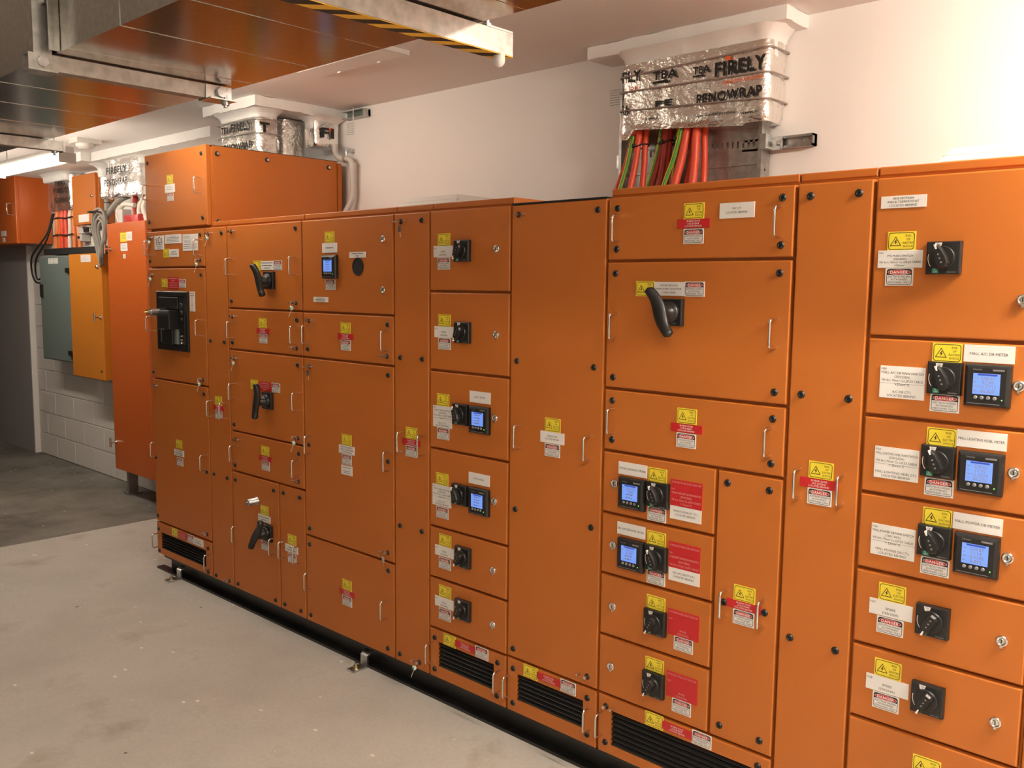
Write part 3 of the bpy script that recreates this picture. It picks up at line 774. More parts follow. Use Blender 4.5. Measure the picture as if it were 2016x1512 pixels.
cabinet('wide switchboard cabinet with one long lever handle and a column of small red-labelled doors', xH, xI,
    [(xH, xI, Z[1], Z[0]), (xH, xI, 1.2875, Z[1]), (xH, xI, 1.0905, 1.2875), (xH, xM, .891, 1.0905), (xH, xM, .6925, .891), (xH, xM, .4905, .6925), (xH, xM, .2925, .4905), (xM, xI, .2925, 1.0905), (xH, xI, Z[9], .2925, (.460, .955, .128, .245))],
    [('R', [(.708, 1.819), (.548, 1.598), (.706, 1.229), (.611, 1.038), (.613, .843), (.618, .642), (.619, .445), (.912, .744), (.624, .270)]),
     ('B', [(.708, 1.784), (.706, 1.193), (.911, .709), (.707, .268)]), ('D', [(.709, 1.748), (.718, 1.598), (.706, 1.157), (.612, .919), (.615, .723), (.719, .540), (.719, .345), (.912, .674), (.792, .269)]),
     ('W', .844, 1.8145, .106, .042, ['PFC CT', 'LOCATED BEHIND'], {'maxh': .0055}),
     ('W', .6325, 1.598, .102, .040, ['HOUSE SERVICES', 'MAIN SUPPLY ISOLATOR', '(1,600/1,600A)'], {'maxh': .0055}),
     ('LV', .647, 1.530, (.607, 1.601), (.689, 1.462)),
     ('W', .520, 1.043, .106, .039, ['SMOKE EXHAUST METER']), ('W', .520, .852, .105, .039, ['ESS LIFE SERVICES METER']),
     ('M', .524, .969, ['239.50', '0.00', '~3', '~4']), ('M', .526, .776, ['239.51', '6.307', '~3', '~4']),
     ('K', [(.618, .981, 1), (.618, .785, 1), (.621, .585, 0), (.621, .387, 0)]),
     ('X', .713, .9975, .107, .079, [FIRE, '', '<N17', 'SMOKE EXHAUST DB MAIN SWITCH', '(250/250A)', 'VIA 4x1c 95mm² Cu LSFLEX CABLES', '+ 25mm² E']),
     ('W', .7125, .9375, .106, .040, ['SMOKE EXHAUST CT\'s', 'LOCATED BEHIND'], {'maxh': .0058}),
     ('X', .713, .808, .107, .078, [FIRE, '', '<N21', 'ESS LIFE SAFETY SERVICES DB MAIN SWITCH', '(250/250A)', 'VIA 4x1c 95mm² XLPE CABLES']),
     ('W', .7135, .749, .106, .040, ['ESS LIFE SAFETY CT\'s', 'LOCATED BEHIND'], {'maxh': .0058}),
     ('X', .717, .601, .107, .079, [FIRE, '', '<N18', '', '', 'SPARE', '(250/250A)']), ('X', .719, .4065, .107, .079, [FIRE, '', '<N22', '', '', 'SPARE', '(250/250A)']),
     ('L', [(.453, .99), (.453, .792), (.457, .592), (.455, .393)]),
     ('H', [(.446, 1.778), (.974, 1.779), (.443, 1.482), (.973, 1.482), (.443, 1.188), (.971, 1.187), (.855, .705), (.972, .705), (.424, .190), (.99, .19)]),
     ('Q', [(.438, .253, 1)]),
     ('S', [(.439, 1.84), (.439, 1.717), (.977, 1.841), (.977, 1.717), (.437, 1.643), (.977, 1.643), (.436, 1.323), (.976, 1.323), (.436, 1.250), (.437, 1.127), (.975, 1.250), (.975, 1.127), (.846, 1.053), (.974, 1.052), (.975, .706), (.848, .705), (.848, .334), (.975, .333), (.438, .131), (.974, .257)])])
cabinet('narrow full-height switchboard cabinet next to the nearest switch cabinet', xI, xJ, [(xI, xJ, Z[9], Z[0])],
    [('R', [(1.117, 1.129)]), ('B', [(1.114, 1.093)]), ('D', [(1.116, 1.058)]), ('H', [(1.059, 1.087), (1.176, 1.088)]),
     ('S', [(1.054, 1.84), (1.180, 1.84), (1.053, 1.324), (1.180, 1.324), (1.052, .657), (1.179, .657), (1.053, .125), (1.179, .125)])])
cabinet('nearest switchboard cabinet with three lit meters and white mall labels', xJ, xK,
    [(xJ, xK, 1.4855, Z[0]), (xJ, xK, 1.2885, 1.4855), (xJ, xK, 1.0915, 1.2885), (xJ, xK, .894, 1.0915), (xJ, xK, .696, .894), (xJ, xK, .4985, .696), (xJ, xK, Z[9], .4985)],
    [('W', 1.2895, 1.813, .106, .029, ['RHS SECTION', 'FAN & THERMOSTAT', 'LOCATED BEHIND'], {'maxh': .0058}),
     ('R', [(1.290, 1.719), (1.410, 1.455), (1.409, 1.252), (1.411, 1.057), (1.316, .846), (1.316, .648), (1.422, .430)]),
     ('D', [(1.289, 1.633), (1.411, 1.335), (1.410, 1.131), (1.412, .936), (1.315, .760), (1.315, .561), (1.421, .31)]),
     ('W', 1.289, 1.676, .106, .042, ['<N23', 'PFC MAIN SWITCH', '(250/400A)', 'VIA 4x1c 120mm² Cu LSFLEX CABLES', '+35mm²']),
     ('W', 1.5005, 1.457, .107, .040, ['MALL A/C DB METER']), ('W', 1.4965, 1.257, .107, .040, ['MALL LIGHTING HDBL METER']), ('W', 1.500, 1.059, .107, .040, ['MALL POWER DB METER']),
     ('W', 1.3105, 1.376, .107, .079, ['<N24', 'MALL A/C DB MAIN SWITCH', '(250/250A)', 'VIA 4x1c 95mm² Cu LSFLEX CABLES', '+25mm² E', '', 'A/C DB CT\'s', 'LOCATED BEHIND'], {'seam': -.003, 'maxh': .0058}),
     ('W', 1.308, 1.174, .107, .079, ['<N25', 'MALL LIGHTING HDBL MAIN SWITCH', '(250/250A)', 'VIA 4x1c 95mm² Cu LSFLEX CABLES', '+ 25mm² E', '', 'MALL LIGHTING HDBL CT\'s', 'LOCATED BEHIND'], {'seam': -.003, 'maxh': .0058}),
     ('W', 1.310, .977, .107, .079, ['<N26', 'MALL POWER DB MAIN SWITCH', '(160/160A)', 'VIA 4x1c 70mm² Cu LSFLEX CABLES', '+ 25mm² E', '', 'MALL POWER DB CT\'s', 'LOCATED BEHIND'], {'seam': -.003, 'maxh': .0058}),
     ('W', 1.3145, .8035, .106, .040, sp('N27', '(160/160A)')), ('W', 1.3165, .6045, .106, .040, sp('N28')),
     ('K', [(1.392, 1.677, 1), (1.410, 1.395, 1), (1.407, 1.195, 1), (1.410, 1.000, 1), (1.417, .803, 0), (1.417, .605, 0), (1.42, .37, 0)]),
     ('M', 1.504, 1.385, ['238.49', '92.99', '61.7711', '46.327']), ('M', 1.501, 1.181, ['238.63', '17.45', '12.2524', '36.232']), ('M', 1.504, .986, ['238.81', '13.14', '-8.9705', '0.999']),
     ('L', [(1.563, 1.582), (1.567, 1.389), (1.569, 1.191), (1.569, .992), (1.569, .795), (1.568, .597)])])
cabinet('plain end cabinet past the mall meters, only its lower edge in view', xK, 2.03, [(xK, 2.03, Z[9], Z[0])],
    [('H', [(1.67, 1.0), (1.98, 1.0)]), ('S', [(1.655, 1.84), (1.995, 1.84), (1.655, .13), (1.995, .13)])])

# ------------------------------------------------------------------ plinth
pl = thing('switchboard_plinth', 'black painted steel channel plinth under the whole switchboard', 'plinth', (-.3, .3, 0))
c = MB().box(-2.63, 2.02, .045, .06, .0, .096, 'blacksteel').box(-2.72, 2.02, .004, .045, .0, .011, 'blacksteel').box(-2.63, 2.02, .004, .045, .0845, .0935, 'blacksteel')
c.box(-2.63, 2.02, .70, .76, 0, .096, 'blacksteel').box(-2.63, -2.57, .06, .70, 0, .096, 'blacksteel').box(1.96, 2.02, .06, .70, 0, .096, 'blacksteel')
link('channel', c.mesh('channel'), pl)
for fx in (-2.45, -.825):
    b = MB().box(fx-.022, fx+.022, -.075, .004, .0, .008, 'zinc').box(fx-.022, fx+.022, -.004, .004, .008, .052, 'zinc')
    b.add([(fx-.022, -.004, .052), (fx+.022, -.004, .052), (fx+.022, .044, .078), (fx-.022, .044, .078), (fx-.022, .003, .047), (fx+.022, .003, .047), (fx+.022, .044, .072), (fx-.022, .044, .072)], [(0, 1, 2, 3), (7, 6, 5, 4), (0, 4, 5, 1), (1, 5, 6, 2), (3, 7, 4, 0)], 'zinc')
    o = link('anchor_bracket', b.mesh('anchor_bracket'), pl)
    link('anchor_nut', MB().cyl((fx, -.045, .008), (fx, -.045, .020), .012, 'brass', n=6).cyl((fx, -.045, .020), (fx, -.045, .030), .006, 'zinc', n=10).cyl((fx, -.045, .008), (fx, -.045, .010), .017, 'zinc', n=16).mesh('nut'), o)

# ------------------------------------------------------------------ box on top of the far end cabinet
ub = thing('upper_cabinet', 'orange box cabinet standing on top of the far end of the switchboard', 'cabinet', (-2.375, .39, 1.8805))
bx0, bx1, bz0, bz1 = -2.70, -2.043, 1.8805, 2.272
link('body', MB().box(bx0, bx1-.006, .024, .775, bz0, bz1-.006, 'orange').mesh('body'), ub)
dr = link('door', MB().cbox(-2.708, -2.052, 0, .0225, 1.887, 2.276, 'orange', .0035).mesh('door'), ub)
sp_ = link('side_panel', MB().box(bx1-.006, bx1, .030, .770, bz0+.012, bz1, 'orange').mesh('side_panel'), ub)
link('lid', MB().box(bx0, bx1, .03, .78, bz1, bz1+.003, 'blacksteel').mesh('lid'), ub)
link('rear_flange', MB().box(bx1-.03, bx1+.004, .776, .80, bz0, bz1-.008, 'orange').mesh('rear_flange'), ub)
sb = MB(); sb.cyl((0, 0, 0), (.004, 0, 0), .012, 'boltblack', n=14).cyl((.004, 0, 0), (.010, 0, 0), .007, 'chrome', n=10)
sbm = sb.mesh('side_bolt')
for y, z in ((.055, 2.235), (.335, 2.235), (.715, 2.235), (.055, 1.905), (.715, 1.93)): link('bolt', sbm, sp_, (bx1, y, z))
for x, z in ((-2.672, 2.235), (-2.095, 2.235), (-2.672, 1.925), (-2.095, 1.925)): link('bolt', cached('bolt', m_bolt), dr, (x, 0, z))
for x, z in ((-2.668, 2.08), (-2.108, 2.082)): link('handle', cached('handle', m_handle), dr, (x, 0, z))
link('risk_label', cached('risk_label', m_risk), dr, (-2.425, 0, 2.133)); link('danger_label', cached('danger_label', m_danger), dr, (-2.425, 0, 2.045))
link('text_label', m_text(.105, .042, ['~5', '~7'], 'white', 'inkgrey'), dr, (-2.427, 0, 2.088))

# ------------------------------------------------------------------ fan cowls on the cabinet roof
def cowl(label, cx, cy, w_, d_, z, h):
    b = MB(); a = .6
    lo = [(-w_/2, -d_/2), (w_/2, -d_/2), (w_/2, d_/2), (-w_/2, d_/2)]
    vs = [(cx+p, cy+q, z) for p, q in lo]+[(cx+p, cy+q, z+h*.25) for p, q in lo]+[(cx+p*.78, cy+q*.70, z+h) for p, q in lo]
    b.add(vs, [(0, 1, 5, 4), (1, 2, 6, 5), (2, 3, 7, 6), (3, 0, 4, 7), (4, 5, 9, 8), (5, 6, 10, 9), (6, 7, 11, 10), (7, 4, 8, 11), (8, 9, 10, 11), (3, 2, 1, 0)], 'cream')
    t = thing('fan_cowl', label, 'fan cowl', (cx, cy, z))
    link('cover', b.mesh('cover'), t)
    s_ = MB()
    for k in range(3): s_.box(cx-w_*.44, cx+w_*.44, cy-d_*(.495-.05*k)-.002, cy-d_*(.46-.05*k), z+h*(.30+.20*k), z+h*(.36+.20*k), 'pvc')
    link('louvre', s_.mesh('louvre'), t)
cowl('low white roof fan cowl on the cabinet with the round port', -.84, .50, .40, .32, 1.9015, .082)
cowl('low white roof fan cowl on the nearest switchboard cabinet', 1.42, .50, .38, .32, 1.9015, .085)

# ------------------------------------------------------------------ fire wraps, collars, cables
def nbox(x0, x1, y0, y1, z0, z1, mt, step=.03, amp=.004, seed=0):
    """box with lumpy, hand-trowelled faces"""
    b = MB(); idx = {}
    def disp(p):
        q = Vector((p[0]*14+seed, p[1]*14, p[2]*14)); d = noise.noise_vector(q); q2 = noise.noise_vector(q*3.1)
        return (p[0]+d.x*amp+q2.x*amp*.5, p[1]+d.y*amp+q2.y*amp*.5, min(CZ, p[2]+d.z*amp+q2.z*amp*.5))
    nx = max(1, round((x1-x0)/step)); ny = max(1, round((y1-y0)/step)); nz = max(1, round((z1-z0)/step))
    def grid(f, n1, n2):
        vs = [disp(f(i/n1, j/n2)) for i in range(n1+1) for j in range(n2+1)]
        b.add(vs, [(i*(n2+1)+j, (i+1)*(n2+1)+j, (i+1)*(n2+1)+j+1, i*(n2+1)+j+1) for i in range(n1) for j in range(n2)], mt, True)
    X = lambda t: x0+(x1-x0)*t; Y = lambda t: y0+(y1-y0)*t; Zz = lambda t: z0+(z1-z0)*t
    grid(lambda a, c: (X(a), y0, Zz(c)), nx, nz); grid(lambda a, c: (X(1-a), y1, Zz(c)), nx, nz)
    grid(lambda a, c: (x1, Y(a), Zz(c)), ny, nz); grid(lambda a, c: (x0, Y(1-a), Zz(c)), ny, nz)
    grid(lambda a, c: (X(a), Y(1-c), z0), nx, ny)
    return b
def front_bulge(x, z, seed, amp):
    return amp*(noise.noise(Vector((x*9+seed, z*11, seed)))+.5*noise.noise(Vector((x*24+seed, z*9, seed+4))))
def wrap_mesh(x0, x1, y0, y1, z0, z1, mt='foil', r=.03, amp=.006, seed=1, z0f=None, nz=22, taper=0.0, per=72, flare=None):
    b = MB(); base = rrect(x1-x0, y1-y0, r, per//4-1, (x0+x1)/2, (y0+y1)/2)
    n = len(base); cx, cy = (x0+x1)/2, (y0+y1)/2
    # resample evenly
    L = [0]
    for k in range(n): a, c = base[k], base[(k+1) % n]; L.append(L[-1]+math.hypot(c[0]-a[0], c[1]-a[1]))
    pts = []
    for k in range(per):
        t = L[-1]*k/per
        i = max(j for j in range(n) if L[j] <= t+1e-9); a, c = base[i], base[(i+1) % n]
        f = (t-L[i])/max(1e-9, L[i+1]-L[i]); pts.append((a[0]+(c[0]-a[0])*f, a[1]+(c[1]-a[1])*f))
    vs = []
    for j in range(nz+1):
        t = j/nz
        for k in range(per):
            px, py = pts[k]
            zb = z0f(px) if z0f else z0
            z = zb+(z1-zb)*t
            q0 = pts[k-1]; q1 = pts[(k+1) % per]
            nx, ny = (q1[1]-q0[1]), -(q1[0]-q0[0]); l = math.hypot(nx, ny) or 1; nx, ny = nx/l, ny/l
            s = px+py*1.3
            d = front_bulge(s, z, seed, amp)-.006*math.exp(-(t*16)**2)
            if flare: d += flare*max(0, (t-.55)/.45)**2
            k_ = 1+taper*(1-t)
            x = cx+(px-cx)*k_+nx*d; y = cy+(py-cy)*(1+taper*.3*(1-t))+ny*d
            vs.append((x, min(y, WY-.002), min(z, CZ)))
    b.add(vs, [(j*per+k, j*per+(k+1) % per, (j+1)*per+(k+1) % per, (j+1)*per+k) for j in range(nz) for k in range(per)], mt, True)
    b.add(vs[:per], [tuple(range(per-1, -1, -1))], mt)
    return b
def strap_loop(x0, x1, y0, y1, za, zb, r=.003, mt='strap', rr=.03, out=.007):
    pts = rrect(x1-x0+2*out, y1-y0+2*out, rr, 6, (x0+x1)/2, (y0+y1)/2)
    return MB().tube([(p[0], min(p[1], WY-.004), za+(zb-za)*(p[0]-x0)/(x1-x0)) for p in pts], r, mt, 6, closed=True)

# near wrap above the long-lever cabinet
col = thing('fire_collar', 'wide white plaster fire collar on the ceiling above the near foil wrap', 'fire collar', (.19, .76, CZ))
link('slab', nbox(-.235, .62, .683, WY+.004, 2.512, CZ, 'plaster', .03, .004, 3).mesh('slab'), col)
link('cove', wrap_mesh(-.075, .555, .705, WY, 2.40, 2.515, 'plaster', .03, .007, 5, nz=8, flare=.035).mesh('cove'), col)
fx0, fx1, fy = -.08, .555, .70
wr = thing('foil_wrap', 'foil fire wrap with black lettering above the bundle of red cables', 'fire wrap', (.24, .77, 2.19))
zf = lambda x: 2.180 if x < -.03 else (2.214-.075*x if x < .46 else 2.188)
link('foil_sheet', wrap_mesh(fx0, fx1, fy, WY, 2.19, 2.465, 'foil', .028, .0065, 2, z0f=zf, nz=30, per=110).mesh('foil_sheet'), wr)
def wp(x, y, z): return (x, fy-front_bulge(x+fy*1.3, z, 2, .0065)*.9-.0075, z)
def T(s, xa, xb, z, h, mt='ink', bold=.03, par=wr):
    q = MB(); q.text(s, (xa+xb)/2, z, 9, h, fy, mt, font_w=xb-xa, warp=wp, bold=bold)
    link('printed_word', q.mesh('printed_word'), par)
def stripe(x0, x1, z0, z1, mt):
    link('printed_mark', MB().add([wp(*p) for p in ((x0, 0, z0), (x1, 0, z0), (x1-.004, 0, z1), (x0, 0, z1))], [(0, 1, 2, 3)], mt).mesh('mark'), wr)
T('FIRELY', .345, .548, 2.387, .047, bold=.036); T('TBA', .255, .325, 2.396, .026); T('PENOWRAP', .272, .535, 2.292, .034, bold=.034); T('www.tbafirefly.com.au', .274, .43, 2.232, .011, bold=.015); T('www.t', .455, .52, 2.222, .011, bold=.015)
T('TBA', .078, .186, 2.403, .030, bold=.034); T('PE', .092, .168, 2.298, .022, bold=.034); T('www.t', .05, .105, 2.249, .010, bold=.015); T('FLY', -.066, .027, 2.417, .038, bold=.034); T('RA', -.064, -.03, 2.293, .036, bold=.034)
T('COMPLETE FIRE PROTECTION', .375, .54, 2.338, .011, 'inkorange', .015); T('ION', -.03, .01, 2.372, .013, 'inkorange', .02)
stripe(.255, .305, 2.372, 2.378, 'ink'); stripe(.078, .150, 2.374, 2.382, 'ink'); stripe(.387, .410, 2.412, 2.427, 'inkorange')
for za, zb in ((2.418, 2.437), (2.362, 2.352), (2.292, 2.262)):
    link('binding_wire', strap_loop(fx0, fx1, fy, WY, za, zb).mesh('binding_wire'), wr)

def polytube(pts, r, mt, n=10, sub=6):
    """smooth (Catmull-Rom) tube through the points"""
    P = [Vector(p) for p in pts]; P = [P[0]*2-P[1]]+P+[P[-1]*2-P[-2]]; out = []
    for i in range(1, len(P)-2):
        for k in range(sub):
            t = k/sub; a, b, c, d = P[i-1], P[i], P[i+1], P[i+2]
            out.append(.5*((2*b)+(c-a)*t+(2*a-5*b+4*c-d)*t*t+(3*b-a-3*c+d)*t**3))
    out.append(P[-2])
    return MB().tube(out, r, mt, n)
CB = [  # x at wrap, x at cabinet, y at top, radius, colour, label
 (-.050, -.108, .745, .011, 'cred', 'leftmost orange-red cable under the near foil wrap'),
 (-.014, -.036, .740, .013, 'cred', 'thick orange-red cable right of the leftmost green and yellow earth cable'),
 (.005, .008, .760, .012, 'cred', 'orange-red cable tucked behind the left cable bundle'),
 (.080, .038, .775, .012, 'cdark', 'dark red cable, left one of the middle bundle'),
 (.095, .080, .770, .013, 'cdark', 'dark red cable, centre one of the middle bundle'),
 (.108, .101, .778, .011, 'cdark', 'dark red cable, right one of the middle bundle'),
 (.148, .128, .78, .011, 'cdark', 'short dark red cable behind the yellow and green earth cable'),
 (.208, .173, .735, .017, 'cred', 'thick bright red cable, left of the right-hand pair'),
 (.222, .210, .765, .012, 'cred', 'thinner red cable between the two thick bright red cables'),
 (.252, .253, .735, .016, 'cred', 'thick bright red cable, straightest one beside the bare tray'),
 (.270, .283, .765, .012, 'cred', 'rightmost red cable in front of the bare tray')]
for xa, xb, ya, r, mt, lb in CB:
    me = polytube([(xa, ya+.02, 2.25), (xa, ya, 2.18), (xa*.6+xb*.4, ya-.005, 2.09), (xb, ya-.02, 1.98), (xb-.005, ya-.03, 1.895)], r, mt).mesh('cable')
    thing('power_cable', lb, 'cable', (0, 0, 0), 'red cables under the near foil wrap', me)
for xa, xb, ya, r, lb in ((-.037, -.080, .728, .0075, 'green and yellow earth cable in the left cable bundle'), (.068, .022, .765, .006, 'thin yellow-green earth cable left of the middle dark red bundle'), (.150, .140, .765, .006, 'thin shaded earth cable behind the thick yellow one'), (.188, .130, .722, .0085, 'yellow and green earth cable crossing in front of the right-hand pair')):
    t = thing('earth_cable', lb, 'cable', (xb, ya, 1.9), 'earth cables under the near foil wrap')
    path = [(xa, ya+.02, 2.25), (xa, ya, 2.18), (xa*.6+xb*.4, ya-.005, 2.09), (xb, ya-.02, 1.98), (xb-.008, ya-.03, 1.895)]
    link('yellow_sheath', polytube(path, r, 'cyellow').mesh('sheath'), t)
    link('green_stripe', polytube([(p[0]+r*.55, p[1]-r*.55, p[2]) for p in path], r*.62, 'cgreen').mesh('stripe'), t)
for k, (x0, x1, y, z, lb) in enumerate(((-.064, .018, .725, 2.158, 'black cable tie round the left cable bundle'), (.055, .125, .752, 2.165, 'black cable tie round the middle dark red bundle'), (.13, .17, .752, 2.168, 'black cable tie half hidden under the near foil wrap'))):
    pts = rrect(x1-x0, .06, .025, 5, (x0+x1)/2, y+.03)
    thing('cable_tie', lb, 'cable tie', (0, 0, 0), 'cable ties near wrap', MB().tube([(p[0], p[1], z+.006*math.sin(p[0]*60)) for p in pts], .003, 'cblack', 6, closed=True).box((x0+x1)/2-.004, (x0+x1)/2+.004, y-.007, y+.001, z-.004, z+.008, 'cblack').mesh('cable_tie'))

# perforated tray behind the cables
tr = thing('cable_tray', 'perforated galvanised cable tray fixed to the wall behind the red cables', 'cable tray', (.19, .83, 1.9))
b = MB(); x0, x1 = -.115, .49
xs = [x0]; hole = []
xx = x0+.02
while xx < x1-.02: xs += [xx, xx+.008]; xx += .0215
xs.append(x1)
zs = [1.86, 1.930, 1.955, 1.99, 2.0, 2.055, 2.065, 2.12, 2.145, 2.20, 2.215, 2.44]
rows_hole = {1, 7}
for j in range(len(zs)-1):
    for i in range(len(xs)-1):
        if j in rows_hole and i % 2 == 1: continue
        rib = .006 if j in (3, 5, 9) else 0
        b.add([(xs[i], .815-rib, zs[j]), (xs[i+1], .815-rib, zs[j]), (xs[i+1], .815-rib, zs[j+1]), (xs[i], .815-rib, zs[j+1])], [(0, 1, 2, 3)], 'strut')
    if j in (3, 5, 9):
        for zz in (zs[j], zs[j+1]): b.add([(x0, .815, zz), (x1, .815, zz), (x1, .809, zz), (x0, .809, zz)], [(0, 1, 2, 3)], 'strut')
link('tray_bed', b.mesh('tray_bed'), tr)
for xa, xb_ in ((x0-.012, x0), (x1, x1+.014)):
    link('side_rail', MB().box(xa, xb_, .765, .83, 1.905, 2.44, 'strut').mesh('side_rail'), tr)
for z in (1.95, 2.03, 2.12): link('hole', MB().cyl((x1+.014, .795, z), (x1+.0145, .795, z), .005, 'matblack', n=8).mesh('hole'), tr)
sb = thing('strut_bracket', 'short galvanised wall strut with a bright clamp beside the near foil wrap', 'bracket', (.58, .83, 2.12))
b = MB().box(.40, .672, .83, WY, 2.104, 2.146, 'strut').box(.40, .672, .815, .83, 2.104, 2.112, 'strut').box(.40, .672, .815, .83, 2.138, 2.146, 'strut').box(.668, .672, .815, WY, 2.104, 2.146, 'strut')
link('strut', b.mesh('strut'), sb)
link('clamp', MB().box(.506, .53, .745, .812, 2.100, 2.150, 'zinc').box(.53, .562, .795, .812, 2.098, 2.144, 'zinc').mesh('clamp'), sb)
link('bolt', MB().cyl((.548, .795, 2.12), (.548, .782, 2.12), .009, 'zinc', n=6).mesh('bolt'), sb)
link('bolt', MB().cyl((.64, .8295, 2.126), (.64, .826, 2.126), .008, 'zinc', n=12).mesh('bolt'), sb)
sb = thing('strut_clamp', 'small bright clamp on the left rail of the near cable tray', 'bracket', (-.13, .82, 2.12))
link('clamp', MB().box(-.140, -.1275, .77, .83, 2.085, 2.135, 'zinc').box(-.18, -.1275, .83, WY, 2.09, 2.13, 'strut').mesh('clamp'), sb)
link('bolt', MB().cyl((-.14, .80, 2.122), (-.15, .80, 2.122), .006, 'zinc', n=6).cyl((-.14, .80, 2.098), (-.15, .80, 2.098), .006, 'zinc', n=6).mesh('bolt'), sb)
# wall stickers
def sticker(label, x, z, w_, h):
    b = MB().box(-w_/2, w_/2, -.0006, 0, -h/2, h/2, 'white'); rng = random.Random(label)
    for k in range(7): greek(b, rng, w_, h/2-.006-k*(h-.01)/6.6, .0028, -.0009, 'inkgrey', cov=.85)
    t = thing('wall_sticker', label, 'sticker', (x, WY-.0001, z), None, b.mesh('sticker'))
sticker('pale certificate sticker on the wall left of the near foil wrap', -.19, 2.385, .12, .075)
sticker('pale certificate sticker on the wall above the grey conduit', -2.02, 2.455, .075, .075)

# far end wrap over the upper cabinet
col = thing('fire_collar', 'square white plaster fire collar on the ceiling over the upper cabinet', 'fire collar', (-2.33, .56, CZ))
link('slab', nbox(-2.60, -2.072, .287, WY+.004, 2.508, CZ, 'plaster', .03, .0045, 11).mesh('slab'), col)
link('cove', wrap_mesh(-2.52, -2.13, .335, .47, 2.43, 2.512, 'plaster', .04, .007, 15, nz=8, flare=.05).mesh('cove'), col)
link('cove', wrap_mesh(-2.20, -2.09, .66, .83, 2.44, 2.512, 'plaster', .03, .006, 17, nz=8, flare=.06).mesh('cove'), col)
wr = thing('foil_wrap', 'bulging foil fire wrap standing on the lid of the upper cabinet', 'fire wrap', (-2.33, .4, 2.276))
link('foil_sheet', wrap_mesh(-2.51, -2.12, .33, .455, 2.277, 2.465, 'foil', .035, .008, 21, taper=.10, nz=22, per=90).mesh('foil_sheet'), wr)
def wp2(x, y, z):
    tt = (z-2.277)/(2.465-2.277); k = 1+.10*(1-tt); k2 = 1+.03*(1-tt)
    xb_ = -2.315+(x+2.315)*k
    return (xb_, .3925+(.33-.3925)*k2-front_bulge(x+.33*1.3, z, 21, .008)*.9-.008, z)
for wd_, xc, zc, hh, fwid in (('TBA', -2.43, 2.422, .034, .08), ('FIRELY', -2.27, 2.426, .040, .20), ('PENOWRAP', -2.32, 2.325, .036, .30)):
    link('printed_word', MB().text(wd_, xc, zc, 9, hh, 0, 'ink', font_w=fwid, warp=wp2, bold=.036).mesh('printed_word'), wr)
sd_ = MB(); tmp = MB(); tmp.text('T', .40, 2.41, 9, .05, 0, 'ink', font_w=.05, bold=.036)
sd_.add([(-2.108-.0, .335+(p[0]-.375)*1.2, p[2]) for p in tmp.v], tmp.f, 'ink')
link('side_lettering', sd_.mesh('side_lettering'), wr)
for za in (2.385, 2.455): link('binding_wire', strap_loop(-2.53, -2.10, .325, .46, za, za-.006, .003, 'zinc', .04).mesh('binding_wire'), wr)
wr = thing('foil_wrap', 'small foil wrap hanging by the wall with a black and orange logo', 'fire wrap', (-2.07, .74, 2.35))
link('foil_sheet', wrap_mesh(-2.20, -2.085, .665, .825, 2.352, 2.485, 'foil', .022, .005, 31, nz=16, per=60).mesh('foil_sheet'), wr)
sd_ = MB(); tmp = MB(); tmp.text('FI', .735, 2.425, 9, .05, 0, 'ink', font_w=.085, bold=.036)
sd_.add([(-2.074, p[0], p[2]) for p in tmp.v], tmp.f, 'ink')
sd_.add([(-2.0745, .752, 2.436), (-2.0745, .776, 2.436), (-2.0745, .776, 2.455), (-2.0745, .752, 2.455)], [(0, 1, 2, 3)], 'inkorange')
link('printed_lettering', sd_.mesh('printed_lettering'), wr)
wr = thing('foil_wrap', 'shaded foil wrap in the dark gap behind the bulging one', 'fire wrap', (-2.36, .66, 2.276))
link('foil_sheet', wrap_mesh(-2.46, -2.255, .56, .72, 2.277, 2.50, 'foil', .03, .006, 35, nz=18, per=60).mesh('foil_sheet'), wr)
for wd_, zc, fwid in (('TBA', 2.41, .1), ('PENOWRAP', 2.33, .15)): link('printed_word', MB().text(wd_, -2.355, zc, 9, .028, .548, 'ink', font_w=fwid, bold=.036).mesh('printed_word'), wr)
# junction strut and conduit on the wall
sb = thing('wall_strut', 'dark galvanised strut stub at the ceiling line beside the far collar', 'bracket', (-1.93, .82, 2.52))
link('strut', MB().box(-2.03, -1.845, .80, WY, 2.500, 2.504, 'strut').box(-2.03, -1.845, .80, WY, 2.537, 2.541, 'strut').box(-2.03, -1.845, .835, WY, 2.504, 2.537, 'grey_steel').box(-1.849, -1.845, .80, WY, 2.504, 2.537, 'strut').mesh('strut'), sb)
link('bolt', MB().cyl((-1.93, .80, 2.55), (-1.93, .80, 2.49), .004, 'zinc', n=6).mesh('bolt'), sb)
cn = thing('conduit', 'grey plastic conduit with a swan-neck bend running down behind the upper cabinet', 'conduit', (-1.97, .8, 2.0))
link('pipe', polytube([(-2.06, .775, 2.37), (-2.062, .775, 2.33), (-2.05, .785, 2.300), (-2.02, .795, 2.287), (-1.995, .80, 2.288), (-1.968, .805, 2.278), (-1.955, .808, 2.25), (-1.953, .81, 2.20), (-1.953, .81, 2.10), (-1.965, .80, 2.045), (-1.995, .78, 1.98), (-2.02, .76, 1.91)], .0165, 'pvc', 14, 8).mesh('pipe'), cn)
link('socket', MB().cyl((-1.953, .81, 2.262), (-1.953, .81, 2.225), .0195, 'pvc', n=16).cyl((-2.012, .797, 2.288), (-1.998, .800, 2.288), .0195, 'cgrey', n=16).mesh('socket'), cn)
link('saddle_clip', MB().cyl((-1.995, .80, 2.30), (-1.995, .80, 2.345), .006, 'zinc', n=8).box(-2.003, -1.987, .795, WY, 2.325, 2.345, 'zinc').mesh('saddle_clip'), cn)

